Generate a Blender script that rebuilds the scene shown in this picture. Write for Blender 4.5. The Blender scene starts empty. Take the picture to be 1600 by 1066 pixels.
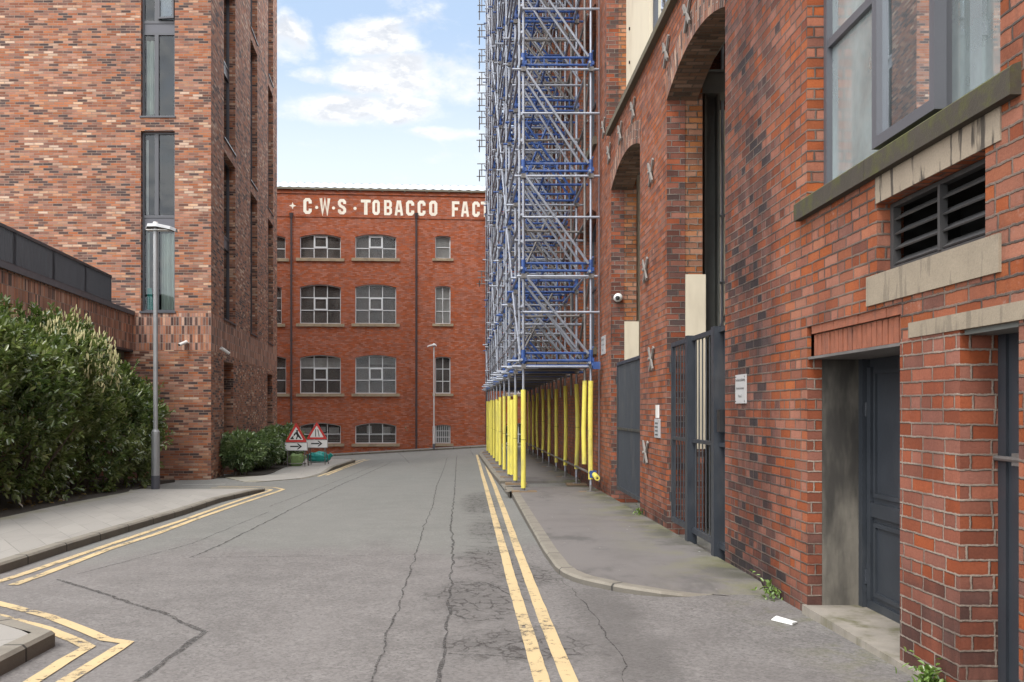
import bpy, math, random
import numpy as np
from mathutils import Vector, Matrix, noise as mnoise
from mathutils.geometry import delaunay_2d_cdt
random.seed(11)
R = math.radians
SC = bpy.context.scene
COL = SC.collection

# ------------------------------------------------------------------ camera, sky, sun, exposure
F, CX, CY, CAMZ = 1400.0, 742.0, 640.0, 1.5          # focal length and principal point of the 1600 px wide photo
cd = bpy.data.cameras.new('camera'); cam = bpy.data.objects.new('camera', cd); COL.objects.link(cam)
cam.location = (0, 0, CAMZ); cam.rotation_euler = (R(90), 0, 0)
cd.sensor_width = 36; cd.lens = 36*F/1600
cd.shift_x = (800-CX)/1600; cd.shift_y = (CY-533)/1600
cd.clip_start = .05; cd.clip_end = 3000
SC.camera = cam
SUN_EL, SUN_AZ = R(50), R(208)                        # azimuth measured clockwise from +Y
sl = bpy.data.lights.new('sun', 'SUN'); sl.energy = 1.0; sl.angle = R(18); sl.color = (1, .95, .88)
so = bpy.data.objects.new('sun', sl); COL.objects.link(so); so.location = (-10, -20, 40)
_sd = Vector((math.sin(SUN_AZ)*math.cos(SUN_EL), math.cos(SUN_AZ)*math.cos(SUN_EL), math.sin(SUN_EL)))
so.rotation_euler = _sd.to_track_quat('Z', 'Y').to_euler()
SC.view_settings.view_transform = 'Standard'; SC.view_settings.look = 'None'
SC.view_settings.exposure = 1.24; SC.view_settings.gamma = 1


# ------------------------------------------------------------------ node helper
class NB:
    def __init__(s, tree): s.t = tree; s.n = tree.nodes; s.l = tree.links
    def new(s, typ, **kw):
        n = s.n.new(typ)
        for k, v in kw.items(): setattr(n, k, v)
        return n
    def put(s, sock, v):
        if v is None: return
        if isinstance(v, bpy.types.NodeSocket): s.l.new(v, sock)
        else:
            try: sock.default_value = v
            except Exception: sock.default_value = (v[0], v[1], v[2], 1) if len(v) == 3 else v
    def m(s, op, a, b=None, c=None, clamp=False):
        n = s.new('ShaderNodeMath', operation=op); n.use_clamp = clamp
        s.put(n.inputs[0], a); s.put(n.inputs[1], b)
        if c is not None: s.put(n.inputs[2], c)
        return n.outputs[0]
    def add(s, a, b): return s.m('ADD', a, b)
    def sub(s, a, b): return s.m('SUBTRACT', a, b)
    def mul(s, a, b): return s.m('MULTIPLY', a, b)
    def step(s, x, a, b, lo=0., hi=1.):
        n = s.new('ShaderNodeMapRange', interpolation_type='SMOOTHSTEP')
        s.put(n.inputs[0], x); s.put(n.inputs[1], a); s.put(n.inputs[2], b); s.put(n.inputs[3], lo); s.put(n.inputs[4], hi)
        return n.outputs[0]
    def comb(s, x, y, z=0.):
        n = s.new('ShaderNodeCombineXYZ')
        s.put(n.inputs[0], x); s.put(n.inputs[1], y); s.put(n.inputs[2], z); return n.outputs[0]
    def sep(s, v):
        n = s.new('ShaderNodeSeparateXYZ'); s.put(n.inputs[0], v); return n.outputs
    def noise(s, vec, scale, detail=3, rough=.55, dist=0., color=False):
        n = s.new('ShaderNodeTexNoise'); s.put(n.inputs['Vector'], vec)
        n.inputs['Scale'].default_value = scale; n.inputs['Detail'].default_value = detail
        n.inputs['Roughness'].default_value = rough; n.inputs['Distortion'].default_value = dist
        return n.outputs['Color' if color else 'Fac']
    def white(s, vec):
        n = s.new('ShaderNodeTexWhiteNoise', noise_dimensions='3D'); s.put(n.inputs['Vector'], vec); return n.outputs
    def voro(s, vec, scale, feature='DISTANCE_TO_EDGE', out=0):
        n = s.new('ShaderNodeTexVoronoi', feature=feature); s.put(n.inputs['Vector'], vec); n.inputs['Scale'].default_value = scale
        return n.outputs[out]
    def ramp(s, fac, stops, interp='LINEAR'):
        n = s.new('ShaderNodeValToRGB'); e = n.color_ramp.elements; n.color_ramp.interpolation = interp
        while len(e) < len(stops): e.new(.5)
        for i, (p, c) in enumerate(stops):
            e[i].position = p; e[i].color = (c[0], c[1], c[2], 1)
        s.put(n.inputs[0], fac); return n.outputs[0]
    def mix(s, fac, a, b, blend='MIX'):
        n = s.new('ShaderNodeMix', data_type='RGBA', blend_type=blend)
        s.put(n.inputs[0], fac); s.put(n.inputs[6], a); s.put(n.inputs[7], b); return n.outputs[2]
    def mapping(s, vec, scale=(1, 1, 1), loc=(0, 0, 0)):
        n = s.new('ShaderNodeMapping'); s.put(n.inputs[0], vec)
        n.inputs['Scale'].default_value = scale; n.inputs['Location'].default_value = loc
        return n.outputs[0]
    def uv(s): return s.new('ShaderNodeTexCoord').outputs['UV']
    def obj(s): return s.new('ShaderNodeTexCoord').outputs['Object']
    def pos(s): return s.new('ShaderNodeNewGeometry').outputs['Position']
    def island(s): return s.new('ShaderNodeNewGeometry').outputs['Random Per Island']
    def bump(s, h, strength=.5, dist=.01):
        n = s.new('ShaderNodeBump'); n.inputs['Strength'].default_value = strength
        n.inputs['Distance'].default_value = dist; s.put(n.inputs['Height'], h); return n.outputs[0]


# ------------------------------------------------------------------ world: Nishita sky with clouds at infinity
w = bpy.data.worlds.new('World'); SC.world = w; w.use_nodes = True
B = NB(w.node_tree); w.node_tree.nodes.clear()
sky = B.new('ShaderNodeTexSky', sky_type='NISHITA'); sky.sun_disc = False
sky.sun_elevation = SUN_EL; sky.sun_rotation = SUN_AZ; sky.air_density = 1.0; sky.dust_density = 1.6; sky.ozone_density = 1.2
g = B.new('ShaderNodeTexCoord').outputs['Generated']
gx, gy, gz = B.sep(g)
az = B.m('ARCTAN2', gx, gy)
el = B.m('ARCSINE', gz)
cv = B.comb(B.mul(az, 1.0), B.mul(el, 1.9), 0)
n1 = B.noise(cv, 8.5, 12, .62, .1)
n2 = B.noise(B.mapping(cv, loc=(0, .014, 0)), 8.5, 12, .62, .1)
bias = None
def blob(px, py, sx, sy, amp):
    # a cloud bank: its bearing and height above the horizon
    a0 = math.atan2(px-CX, F); e0 = math.atan2(CY-py, math.hypot(F, px-CX))
    dx = B.mul(B.sub(az, a0), F/sx); dy = B.mul(B.sub(el, e0), F/sy)
    r = B.m('SQRT', B.add(B.mul(dx, dx), B.mul(dy, dy)))
    return B.step(r, 1.25, .35, 0, amp)
for bl in ((580, 60, 95, 34, .3), (625, 118, 120, 40, .34), (705, 130, 95, 42, .3), (520, 172, 110, 28, .3), (620, 170, 120, 26, .27),
           (450, 65, 55, 40, .25), (690, 207, 70, 12, .2), (480, 118, 40, 16, .15), (520, 225, 110, 13, .13), (720, 248, 90, 12, .12)):
    b = blob(*bl)
    bias = b if bias is None else B.m('MAXIMUM', bias, b)
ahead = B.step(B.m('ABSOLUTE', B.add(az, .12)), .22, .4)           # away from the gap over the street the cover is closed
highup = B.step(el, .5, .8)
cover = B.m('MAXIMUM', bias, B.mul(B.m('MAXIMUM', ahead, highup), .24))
cl = B.step(B.add(n1, cover), .55, .80)
top = B.step(B.sub(n1, n2), -.05, .05)
shade = B.step(B.add(n1, B.mul(cover, .55)), .50, .72)
ccol = B.mix(B.mul(shade, B.sub(1.0, top)), (6.5, 6.55, 6.65), (4.5, 4.75, 5.2))
skyc = B.mix(1.0, sky.outputs[0], (1.25, 1.05, .95), 'MULTIPLY')
hz = B.step(el, .42, .22)
skyc = B.mix(.75, skyc, (3.7, 4.9, 6.6))
skyc = B.mix(B.mul(hz, .92), skyc, (5.6, 6.2, 6.7))
wc = B.mix(cl, skyc, ccol)
bright = B.m('MAXIMUM', ahead, highup)                              # cloud outside the street gap brightened, an added boost to fill the street
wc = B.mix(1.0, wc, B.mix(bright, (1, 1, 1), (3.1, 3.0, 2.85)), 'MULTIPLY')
below = B.step(el, -.02, .02)
wc = B.mix(below, (1.2, 1.15, 1.1), wc)
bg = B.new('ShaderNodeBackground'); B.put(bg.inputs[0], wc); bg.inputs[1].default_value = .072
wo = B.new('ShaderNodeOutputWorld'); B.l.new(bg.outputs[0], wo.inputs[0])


# ------------------------------------------------------------------ materials
MATS = {}
def newmat(name):
    m = bpy.data.materials.new(name); m.use_nodes = True; m.node_tree.nodes.clear()
    MATS[name] = m
    b = NB(m.node_tree)
    bs = b.new('ShaderNodeBsdfPrincipled'); out = b.new('ShaderNodeOutputMaterial'); b.l.new(bs.outputs[0], out.inputs[0])
    return m, b, bs, out
def simple(name, col, rough=.6, metal=0., var=.15, nscale=6., bump=0., spec=.5, dirt=None, dirt_amt=.0, lo=.52, hi=.72):
    m, b, bs, out = newmat(name)
    p = b.obj()
    n = b.noise(p, nscale, 4, .6)
    c = b.mix(n, tuple(x*(1-var) for x in col), tuple(min(1, x*(1+var)) for x in col))
    if dirt:
        n3 = b.noise(b.mapping(p, (1, 1, .25)), nscale*.7, 5, .65)
        c = b.mix(b.step(n3, lo, hi, 0, dirt_amt), c, dirt)
    b.put(bs.inputs['Base Color'], c); bs.inputs['Metallic'].default_value = metal
    b.put(bs.inputs['Roughness'], b.step(n, .2, .8, max(0, rough-.1), min(1, rough+.1)))
    bs.inputs['Specular IOR Level'].default_value = spec
    if bump:
        b.put(bs.inputs['Normal'], b.bump(b.noise(p, nscale*8, 4, .6), bump, .01))
    return m

def brick(name, ramp, mortar, mortar2, L=.225, H=.075, M=.010, hdr=0, half=.5, cluster=.22, cscale=1.2, edge=.003, bumps=.8,
          soot=None, mdark=.4, salt=0., streak=0., stretch=(1, 1, 1), basecol=None, rnd_amt=1.0, gam=1.0, wave=.012, grime=.35, tex=1.0, chip=.010):
    m, b, bs, out = newmat(name)
    uv = b.uv(); pos = b.pos(); P = b.sep(pos)
    wob = b.noise(uv, 22, 3, .6, color=True); W = b.sep(wob)
    u0, v0, _ = b.sep(uv)
    low = b.noise(b.mapping(uv, (.9, .9, 1)), 1.0, 2, .5)
    u = b.add(u0, b.mul(b.sub(W[0], .5), edge*4)); v = b.add(b.add(v0, b.mul(b.sub(W[1], .5), edge*4)), b.mul(b.sub(low, .5), wave))
    q = b.m('DIVIDE', v, H); r = b.m('FLOOR', q); fv = b.sub(q, r)
    rn = b.white(b.comb(r, 7.3, 1.1))[0]
    if hdr:
        isH = b.m('LESS_THAN', b.m('FLOORED_MODULO', r, float(hdr)), .5)
        Lr = b.sub(L, b.mul(isH, L*.5))
    else:
        isH = 0.0; Lr = L
    off = b.add(b.mul(b.m('FLOORED_MODULO', r, 2.0), half), b.mul(rn, .16))
    c0 = b.add(b.m('DIVIDE', u, Lr), off); c = b.m('FLOOR', c0); fu = b.sub(c0, c)
    du = b.mul(b.m('MINIMUM', fu, b.sub(1.0, fu)), Lr); dv = b.mul(b.m('MINIMUM', fv, b.sub(1.0, fv)), H)
    d = b.m('MINIMUM', du, dv)
    d = b.sub(d, b.mul(b.sub(b.noise(uv, 38, 4, .7), .42), chip))
    mask = b.step(d, M*.5-edge*.6, M*.5+edge)
    wn = b.white(b.comb(c, r, b.mul(isH, 3.0) if hdr else 0.0))
    big = b.noise(b.mapping(pos, stretch), cscale, 4, .6)
    w1 = b.m('POWER', wn[0], gam) if gam != 1 else wn[0]
    t = b.add(b.mul(w1, rnd_amt), b.mul(b.sub(big, .5), cluster*4*.5))
    if rnd_amt < 1: t = b.add(t, .5*(1-rnd_amt))
    sootm = None
    if soot:
        for (axis, a0, a1, a2, a3, amt) in soot:
            s0 = b.add(P[axis], b.mul(b.sub(b.noise(pos, 2.2, 5, .65), .5), .7 if axis == 1 else .35))
            s = b.mul(b.step(s0, a0, a1), b.step(s0, a3, a2))
            t = b.sub(t, b.mul(s, amt*.72)); sootm = b.mul(s, amt) if sootm is None else b.m('MAXIMUM', sootm, b.mul(s, amt))
    t = b.m('MAXIMUM', b.m('MINIMUM', t, 1.0), 0.0)
    t = b.add(t, b.mul(b.sub(b.noise(uv, 9, 4, .7), .5), .22*tex))
    bc = b.ramp(b.m('MAXIMUM', b.m('MINIMUM', t, 1.0), 0.0), ramp)
    fine = b.noise(uv, 70, 4, .7); mid = b.noise(uv, 14, 4, .65)
    bc = b.mix(b.step(fine, .25, .75, .0, .4*tex), bc, b.mix(1.0, bc, (.55, .5, .5), 'MULTIPLY'))
    bc = b.mix(b.step(mid, .55, .8, 0, .5*tex), bc, b.mix(1.0, bc, (.62, .58, .6), 'MULTIPLY'))
    h2 = b.new('ShaderNodeHueSaturation'); b.put(h2.inputs['Color'], bc)
    b.put(h2.inputs['Value'], b.step(b.sep(wn[1])[1], 0, 1, .84, 1.13)); b.put(h2.inputs['Saturation'], b.step(b.sep(wn[1])[2], 0, 1, .85, 1.1))
    bc = h2.outputs[0]
    mc = b.mix(b.step(b.noise(pos, 1.7, 4, .65), .42, .62), mortar, mortar2)
    mc = b.mix(b.step(fine, .3, .7, 0, .35), mc, (.05, .045, .04))
    bc = b.mix(b.step(d, M*.5+.014, M*.5, 0, .32), bc, b.mix(1.0, bc, (.5, .45, .45), 'MULTIPLY'))  # occlusion shade along the brick edges put into the colour
    if salt:
        sn = b.mul(b.step(b.noise(pos, 1.3, 3, .6), .56, .72), b.step(b.noise(uv, 26, 5, .75), .5, .72))
        bc = b.mix(b.mul(sn, salt), bc, (.62, .58, .55))
    col = b.mix(mask, mc, bc)
    if sootm is not None: col = b.mix(b.mul(sootm, b.step(b.noise(b.mapping(pos, (1, 1, .35)), 4, 6, .7), .35, .6)), col, b.mix(1.0, col, (.30, .28, .29), 'MULTIPLY'))
    gr = b.noise(b.mapping(pos, (1, 1, .6)), 2.6, 6, .7)
    col = b.mix(b.step(gr, .42, .7, 0, grime), col, b.mix(1.0, col, (.42, .38, .38), 'MULTIPLY'))
    if streak:
        st = b.noise(b.mapping(pos, (2.6, 2.6, .22)), 1.6, 5, .68)
        col = b.mix(b.step(st, .55, .78, 0, streak), col, (.045, .038, .036))
    b.put(bs.inputs['Base Color'], col)
    bs.inputs['Roughness'].default_value = .85; bs.inputs['Specular IOR Level'].default_value = .3
    hgt = b.add(b.mul(mask, .7), b.mul(fine, .25)); hgt = b.add(hgt, b.mul(mid, .25)); hgt = b.add(hgt, b.mul(wn[0], .12))
    b.put(bs.inputs['Normal'], b.bump(hgt, bumps, .008))
    return m

RED = [(0, (.038, .029, .031)), (.10, (.07, .042, .04)), (.22, (.14, .055, .04)), (.42, (.25, .080, .042)), (.72, (.32, .105, .05)), (1, (.37, .15, .075))]
brick('brick_old', RED, (.19, .14, .112), (.085, .065, .055), hdr=4, cluster=.20, cscale=.9, edge=.0032, bumps=1.0, salt=.30, streak=.40, gam=.42, rnd_amt=.56, grime=.5,
      soot=[(1, 6.75, 7.5, 8.2, 9.3, .47), (2, -1.0, -.3, -.02, .42, .5)], stretch=(1, 1, .55))
brick('brick_pier', [(0, (.085, .045, .038)), (.3, (.22, .072, .043)), (.7, (.30, .092, .047)), (1, (.35, .125, .065))], (.36, .295, .24), (.20, .155, .125), hdr=4, rnd_amt=.42, M=.008,
      cluster=.16, bumps=1.0, soot=[(2, -.8, -.4, .35, .75, .42)], salt=.2)
brick('brick_arch', [(0, (.08, .05, .04)), (.4, (.24, .10, .065)), (.8, (.34, .17, .11)), (1, (.42, .26, .18))], (.34, .29, .25), (.2, .17, .14), L=.225, H=.075, cluster=.3, bumps=1.1, salt=.2, streak=.3)
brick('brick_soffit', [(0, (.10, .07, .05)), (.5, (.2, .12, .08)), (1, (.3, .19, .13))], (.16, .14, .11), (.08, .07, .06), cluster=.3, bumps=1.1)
brick('brick_dark', [(0, (.07, .048, .045)), (.3, (.14, .06, .046)), (.65, (.23, .075, .045)), (1, (.30, .1, .055))], (.25, .2, .17), (.12, .1, .085), hdr=0, L=.225, cluster=.35, cscale=.8, bumps=1.0, stretch=(1, 1, .6))
brick('brick_orange', [(0, (.17, .07, .04)), (.4, (.31, .12, .055)), (1, (.43, .2, .10))], (.25, .2, .16), (.1, .08, .06), cluster=.25, bumps=1.2, edge=.005)
brick('brick_back', RED, (.2, .15, .13), (.12, .1, .085), cluster=.25, bumps=.9)
MIX = [(0, (.065, .046, .046)), (.13, (.11, .062, .052)), (.27, (.225, .094, .062)), (.5, (.325, .125, .068)), (.76, (.36, .155, .088)), (.92, (.42, .235, .15)), (1, (.53, .37, .26))]
brick('brick_mixed', MIX, (.30, .215, .165), (.24, .175, .135), L=.27, H=.071, M=.011, grime=.25, cluster=.40, cscale=.75, edge=.003, bumps=.5, stretch=(.55, .55, 2.2))
SOL = [(0, (.07, .045, .042)), (.15, (.16, .08, .06)), (.4, (.34, .145, .09)), (.8, (.44, .21, .13)), (1, (.54, .33, .23))]
brick('brick_soldier', SOL, (.33, .26, .22), (.26, .2, .17), L=.075, H=.24, M=.011, half=0., cluster=.22, cscale=1.5, bumps=.5)
FAR = [(0, (.27, .084, .044)), (.5, (.335, .102, .052)), (1, (.385, .125, .062))]
brick('brick_factory', FAR, (.30, .115, .07), (.25, .09, .055), L=.225, H=.075, M=.010, cluster=.22, cscale=.35, bumps=.05, streak=.16, rnd_amt=.3, wave=0., grime=.25, tex=.0, edge=.0005, chip=0.)

def stone(name, col, moss=.0, stain=.0, up=True):
    m, b, bs, out = newmat(name); p = b.pos()
    n = b.noise(p, 5, 5, .65); f = b.noise(p, 90, 4, .7)
    c = b.mix(n, tuple(x*.72 for x in col), tuple(x*1.15 for x in col))
    c = b.mix(b.step(f, .3, .75, 0, .35), c, tuple(x*.55 for x in col))
    if stain:
        s = b.add(b.noise(b.mapping(p, (1.5, 8, 1.3)), 1.9, 3, .55), b.mul(b.sub(b.noise(p, 3, 3), .5), .35))
        c = b.mix(b.step(s, .53, .62, 0, stain), c, (.05, .043, .038))
    if moss:
        N = b.sep(b.new('ShaderNodeNewGeometry').outputs['Normal'])
        mm = b.add(b.noise(p, 3.2, 5, .7), b.mul(N[2], .13))
        c = b.mix(b.step(mm, .45, .66, 0, moss), c, (.085, .09, .022))
    b.put(bs.inputs['Base Color'], c); bs.inputs['Roughness'].default_value = .9; bs.inputs['Specular IOR Level'].default_value = .25
    b.put(bs.inputs['Normal'], b.bump(b.add(b.mul(f, .5), n), .5, .008))
    return m
stone('stone_mossy', (.070, .060, .048), moss=.75)
stone('stone_buff', (.31, .26, .195), stain=.3)
stone('stone_stained', (.33, .275, .21), stain=.9)
stone('stone_factory', (.36, .29, .20), stain=.25)
stone('stone_ledge', (.15, .13, .10), moss=.3)

def asphalt(name, base, pinkish=0.25):
    m, b, bs, out = newmat(name); p = b.pos(); X, Y, Z = b.sep(p)
    chip = b.voro(p, 75, 'F1', 1); chs = b.sep(chip)[0]
    f = b.noise(p, 130, 3, .7); mdl = b.noise(p, 2.2, 6, .65); lg = b.noise(b.mapping(p, (1, .35, 1)), .55, 4, .6)
    chip2 = b.sep(b.voro(p, 38, 'F1', 1))[1]
    c = b.mix(b.add(b.mul(chs, .6), b.mul(chip2, .4)), tuple(x*.45 for x in base), tuple(x*1.62 for x in base))
    c = b.mix(b.step(f, .60, .70, 0, .6), c, (.40, .38, .36))
    pit = b.voro(p, 16, 'F1', 0); c = b.mix(b.mul(b.step(pit, .16, .10), b.step(b.noise(p, 6, 3), .45, .6)), c, (.05, .047, .045))
    c = b.mix(b.step(mdl, .35, .7, .0, .45), c, tuple(x*.5 for x in base))
    oil = b.mul(b.step(b.noise(b.mapping(p, (1, .5, 1)), 1.1, 5, .7), .57, .72), b.step(b.noise(p, 9, 4, .7), .35, .6)); c = b.mix(b.mul(oil, .38), c, (.055, .052, .05))
    tyre = b.m('MAXIMUM', b.step(b.m('ABSOLUTE', b.add(X, .15)), .5, .1), b.step(b.m('ABSOLUTE', b.add(X, 2.0)), .5, .1)); c = b.mix(b.mul(tyre, .14), c, (.09, .088, .085))
    c = b.mix(b.step(lg, .4, .7, 0, .5), c, (base[0]*1.22, base[1]*1.2, base[2]*1.2))
    far = b.step(b.add(Y, b.mul(b.sub(lg, .5), 6)), 9.2, 10.6)
    c = b.mix(b.mul(far, .55), c, (.182, .186, .168))                      # older, greener dressing beyond the joint
    c = b.mix(b.mul(b.sub(1.0, far), pinkish), c, (.178, .160, .150))
    # crazed, weathered patches by the right-hand lines
    cr = None
    for (x, y, rx, ry) in ((.02, 7.1, .42, .95), (.13, 9.3, .33, 1.0), (.2, 12.0, .3, 1.5), (.35, 5.6, .5, .5), (.1, 16, .35, 2.5), (.45, 8.2, .4, .7)):
        dx = b.m('DIVIDE', b.sub(X, x), rx); dy = b.m('DIVIDE', b.sub(Y, y), ry)
        rr = b.m('SQRT', b.add(b.mul(dx, dx), b.mul(dy, dy)))
        rr = b.add(rr, b.mul(b.sub(b.noise(p, 3.5, 4, .7), .5), 1.6))
        k = b.step(rr, 1.25, .45)
        cr = k if cr is None else b.m('MAXIMUM', cr, k)
    dist = b.add(p, None) if False else p
    wv = b.new('ShaderNodeVectorMath', operation='ADD'); b.put(wv.inputs[0], b.mapping(p, (1, .7, 1)))
    wm = b.new('ShaderNodeVectorMath', operation='SCALE'); b.put(wm.inputs[0], b.noise(p, 9, 4, .7, color=True)); wm.inputs['Scale'].default_value = .12
    b.put(wv.inputs[1], wm.outputs[0])
    e = b.voro(wv.outputs[0], 10, 'DISTANCE_TO_EDGE')
    crack = b.mul(b.mul(b.step(e, .09, .02), cr), b.step(b.noise(p, 5, 3, .6), .38, .55))
    c = b.mix(b.mul(cr, .42), c, (.085, .08, .076))
    c = b.mix(b.mul(crack, .75), c, (.026, .022, .02))
    # damp gully strip and wheel-dark bands, green algae by the wall foot
    al = b.mul(b.step(X, 1.75, 2.35), b.step(b.noise(p, 2.0, 5, .7), .46, .62))
    c = b.mix(b.mul(al, .4), c, (.13, .13, .05))
    g1 = b.mul(b.step(b.m('ABSOLUTE', b.sub(X, b.add(.95, b.mul(b.sub(mdl, .5), .5)))), .35, .08), b.mul(b.step(Y, 3., 5.), b.step(Y, 8.0, 7.0)))
    c = b.mix(b.mul(g1, .4), c, (.06, .056, .053))
    b.put(bs.inputs['Base Color'], c); bs.inputs['Roughness'].default_value = .88; bs.inputs['Specular IOR Level'].default_value = .3
    h = b.add(b.add(b.mul(chs, .6), b.mul(f, .6)), b.mul(crack, -1.5))
    b.put(bs.inputs['Normal'], b.bump(h, .55, .006))
    return m
asphalt('asphalt', (.158, .151, .145))

def footway(name, base, moss=.35):
    m, b, bs, out = newmat(name); p = b.pos(); X, Y, Z = b.sep(p)
    f = b.noise(p, 120, 3, .7); mdl = b.noise(p, 1.6, 6, .65); st = b.noise(b.mapping(p, (1, .6, 1)), .9, 5, .65)
    c = b.mix(f, tuple(x*.78 for x in base), tuple(x*1.2 for x in base))
    c = b.mix(b.step(mdl, .45, .7, 0, .4), c, tuple(x*.6 for x in base))
    c = b.mix(b.step(st, .52, .66, 0, .6), c, (.055, .053, .05))
    c = b.mix(b.mul(b.step(X, 1.9, 2.4), b.step(mdl, .35, .6)), c, (.06, .058, .04))
    al = b.mul(b.step(X, 1.35, 2.3), b.step(b.noise(p, 1.5, 5, .7), .44, .64))
    c = b.mix(b.mul(al, moss), c, (.17, .17, .06))
    sp = b.voro(p, 6, 'F1', 0); c = b.mix(b.mul(b.step(sp, .09, .05), b.step(b.noise(p, 2, 2), .5, .6)), c, (.4, .39, .37))
    b.put(bs.inputs['Base Color'], c); bs.inputs['Roughness'].default_value = .9
    b.put(bs.inputs['Normal'], b.bump(f, .35, .005)); return m
footway('footway_asphalt', (.150, .138, .131), .38)

def paving(name, base, L=.75, H=.6, jd=.5):
    m, b, bs, out = newmat(name); p = b.pos(); uv = b.uv(); u, v, _ = b.sep(uv)
    q = b.m('DIVIDE', v, H); r = b.m('FLOOR', q); fv = b.sub(q, r)
    c0 = b.add(b.m('DIVIDE', u, L), b.mul(b.m('FLOORED_MODULO', r, 2.0), .5)); c = b.m('FLOOR', c0); fu = b.sub(c0, c)
    d = b.m('MINIMUM', b.mul(b.m('MINIMUM', fu, b.sub(1.0, fu)), L), b.mul(b.m('MINIMUM', fv, b.sub(1.0, fv)), H))
    joint = b.mul(b.step(d, .012, .004), b.step(b.noise(p, 1.8, 4, .6), .4, .6, .25, 1))
    wn = b.white(b.comb(c, r, 0.))[0]
    f = b.noise(p, 100, 3, .7); mdl = b.noise(p, 1.4, 6, .65)
    col = b.mix(wn, tuple(x*.95 for x in base), tuple(x*1.05 for x in base))
    col = b.mix(b.step(f, .3, .7, 0, .25), col, tuple(x*.65 for x in base))
    col = b.mix(b.step(mdl, .5, .75, 0, .35), col, tuple(x*.62 for x in base))
    g = b.step(u, -.9, -.05)                                            # algae along the bed edge (u = 0 at the back)
    g = b.mul(g, b.step(b.noise(p, 2.2, 4, .6), .35, .6)); col = b.mix(b.mul(g, .55), col, (.17, .165, .075))
    col = b.mix(b.mul(joint, jd), col, (.06, .058, .05))
    b.put(bs.inputs['Base Color'], col); bs.inputs['Roughness'].default_value = .88
    b.put(bs.inputs['Normal'], b.bump(b.add(b.mul(f, .4), b.mul(joint, -1.)), .4, .006)); return m
paving('paving', (.29, .275, .25), L=.9, H=.6, jd=.4)

def kerbmat(name, base):
    m, b, bs, out = newmat(name); p = b.pos(); u, v, _ = b.sep(b.uv())
    fu = b.m('FRACT', b.m('DIVIDE', u, .915)); d = b.mul(b.m('MINIMUM', fu, b.sub(1.0, fu)), .915)
    f = b.noise(p, 80, 4, .7); mdl = b.noise(p, 3, 5, .65)
    c = b.mix(f, tuple(x*.7 for x in base), tuple(x*1.2 for x in base))
    c = b.mix(b.step(mdl, .45, .7, 0, .5), c, tuple(x*.5 for x in base))
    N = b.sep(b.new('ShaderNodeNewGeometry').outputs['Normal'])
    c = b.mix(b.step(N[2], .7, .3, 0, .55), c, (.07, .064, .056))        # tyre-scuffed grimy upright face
    c = b.mix(b.step(d, .016, .006, 0, .95), c, (.03, .028, .025))
    b.put(bs.inputs['Base Color'], c); bs.inputs['Roughness'].default_value = .85
    b.put(bs.inputs['Normal'], b.bump(b.add(f, mdl), .4, .006)); return m
kerbmat('kerbstone', (.215, .195, .16))

def roadpaint(name, col, worn=.45):
    m, b, bs, out = newmat(name); p = b.pos()
    n = b.noise(p, 16, 6, .75); n2 = b.noise(p, 1.3, 4, .6); n3 = b.noise(p, 110, 3, .7)
    c = b.mix(n3, tuple(x*.75 for x in col), tuple(x*1.08 for x in col))
    c = b.mix(b.step(n2, .45, .7, 0, .4), c, (.30, .25, .16))
    ero = b.add(b.mul(n, .62), b.add(b.mul(n2, .30), b.mul(n3, .13)))
    a = b.step(ero, .63, .57, .0, .95)
    b.put(bs.inputs['Base Color'], c); bs.inputs['Roughness'].default_value = .8
    tr = b.new('ShaderNodeBsdfTransparent'); mx = b.new('ShaderNodeMixShader')
    b.l.new(a, mx.inputs[0]); b.l.new(tr.outputs[0], mx.inputs[1]); b.l.new(bs.outputs[0], mx.inputs[2]); b.l.new(mx.outputs[0], out.inputs[0])
    b.put(bs.inputs['Normal'], b.bump(n3, .3, .004)); return m
roadpaint('yellow_paint', (.60, .455, .245))
roadpaint('white_paint', (.55, .54, .5))

def tarmat():
    m, b, bs, out = newmat('tar'); p = b.pos(); n = b.noise(p, 24, 5, .75)
    c = b.mix(n, (.030, .028, .026), (.085, .08, .075))
    b.put(bs.inputs['Base Color'], c); bs.inputs['Roughness'].default_value = .75
    tr = b.new('ShaderNodeBsdfTransparent'); mx = b.new('ShaderNodeMixShader')
    n2 = b.noise(p, 70, 4, .7); b.put(mx.inputs[0], b.step(b.add(b.mul(n, .6), b.mul(n2, .4)), .60, .45, 0, .7)); b.l.new(tr.outputs[0], mx.inputs[1]); b.l.new(bs.outputs[0], mx.inputs[2]); b.l.new(mx.outputs[0], out.inputs[0])
tarmat()

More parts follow.
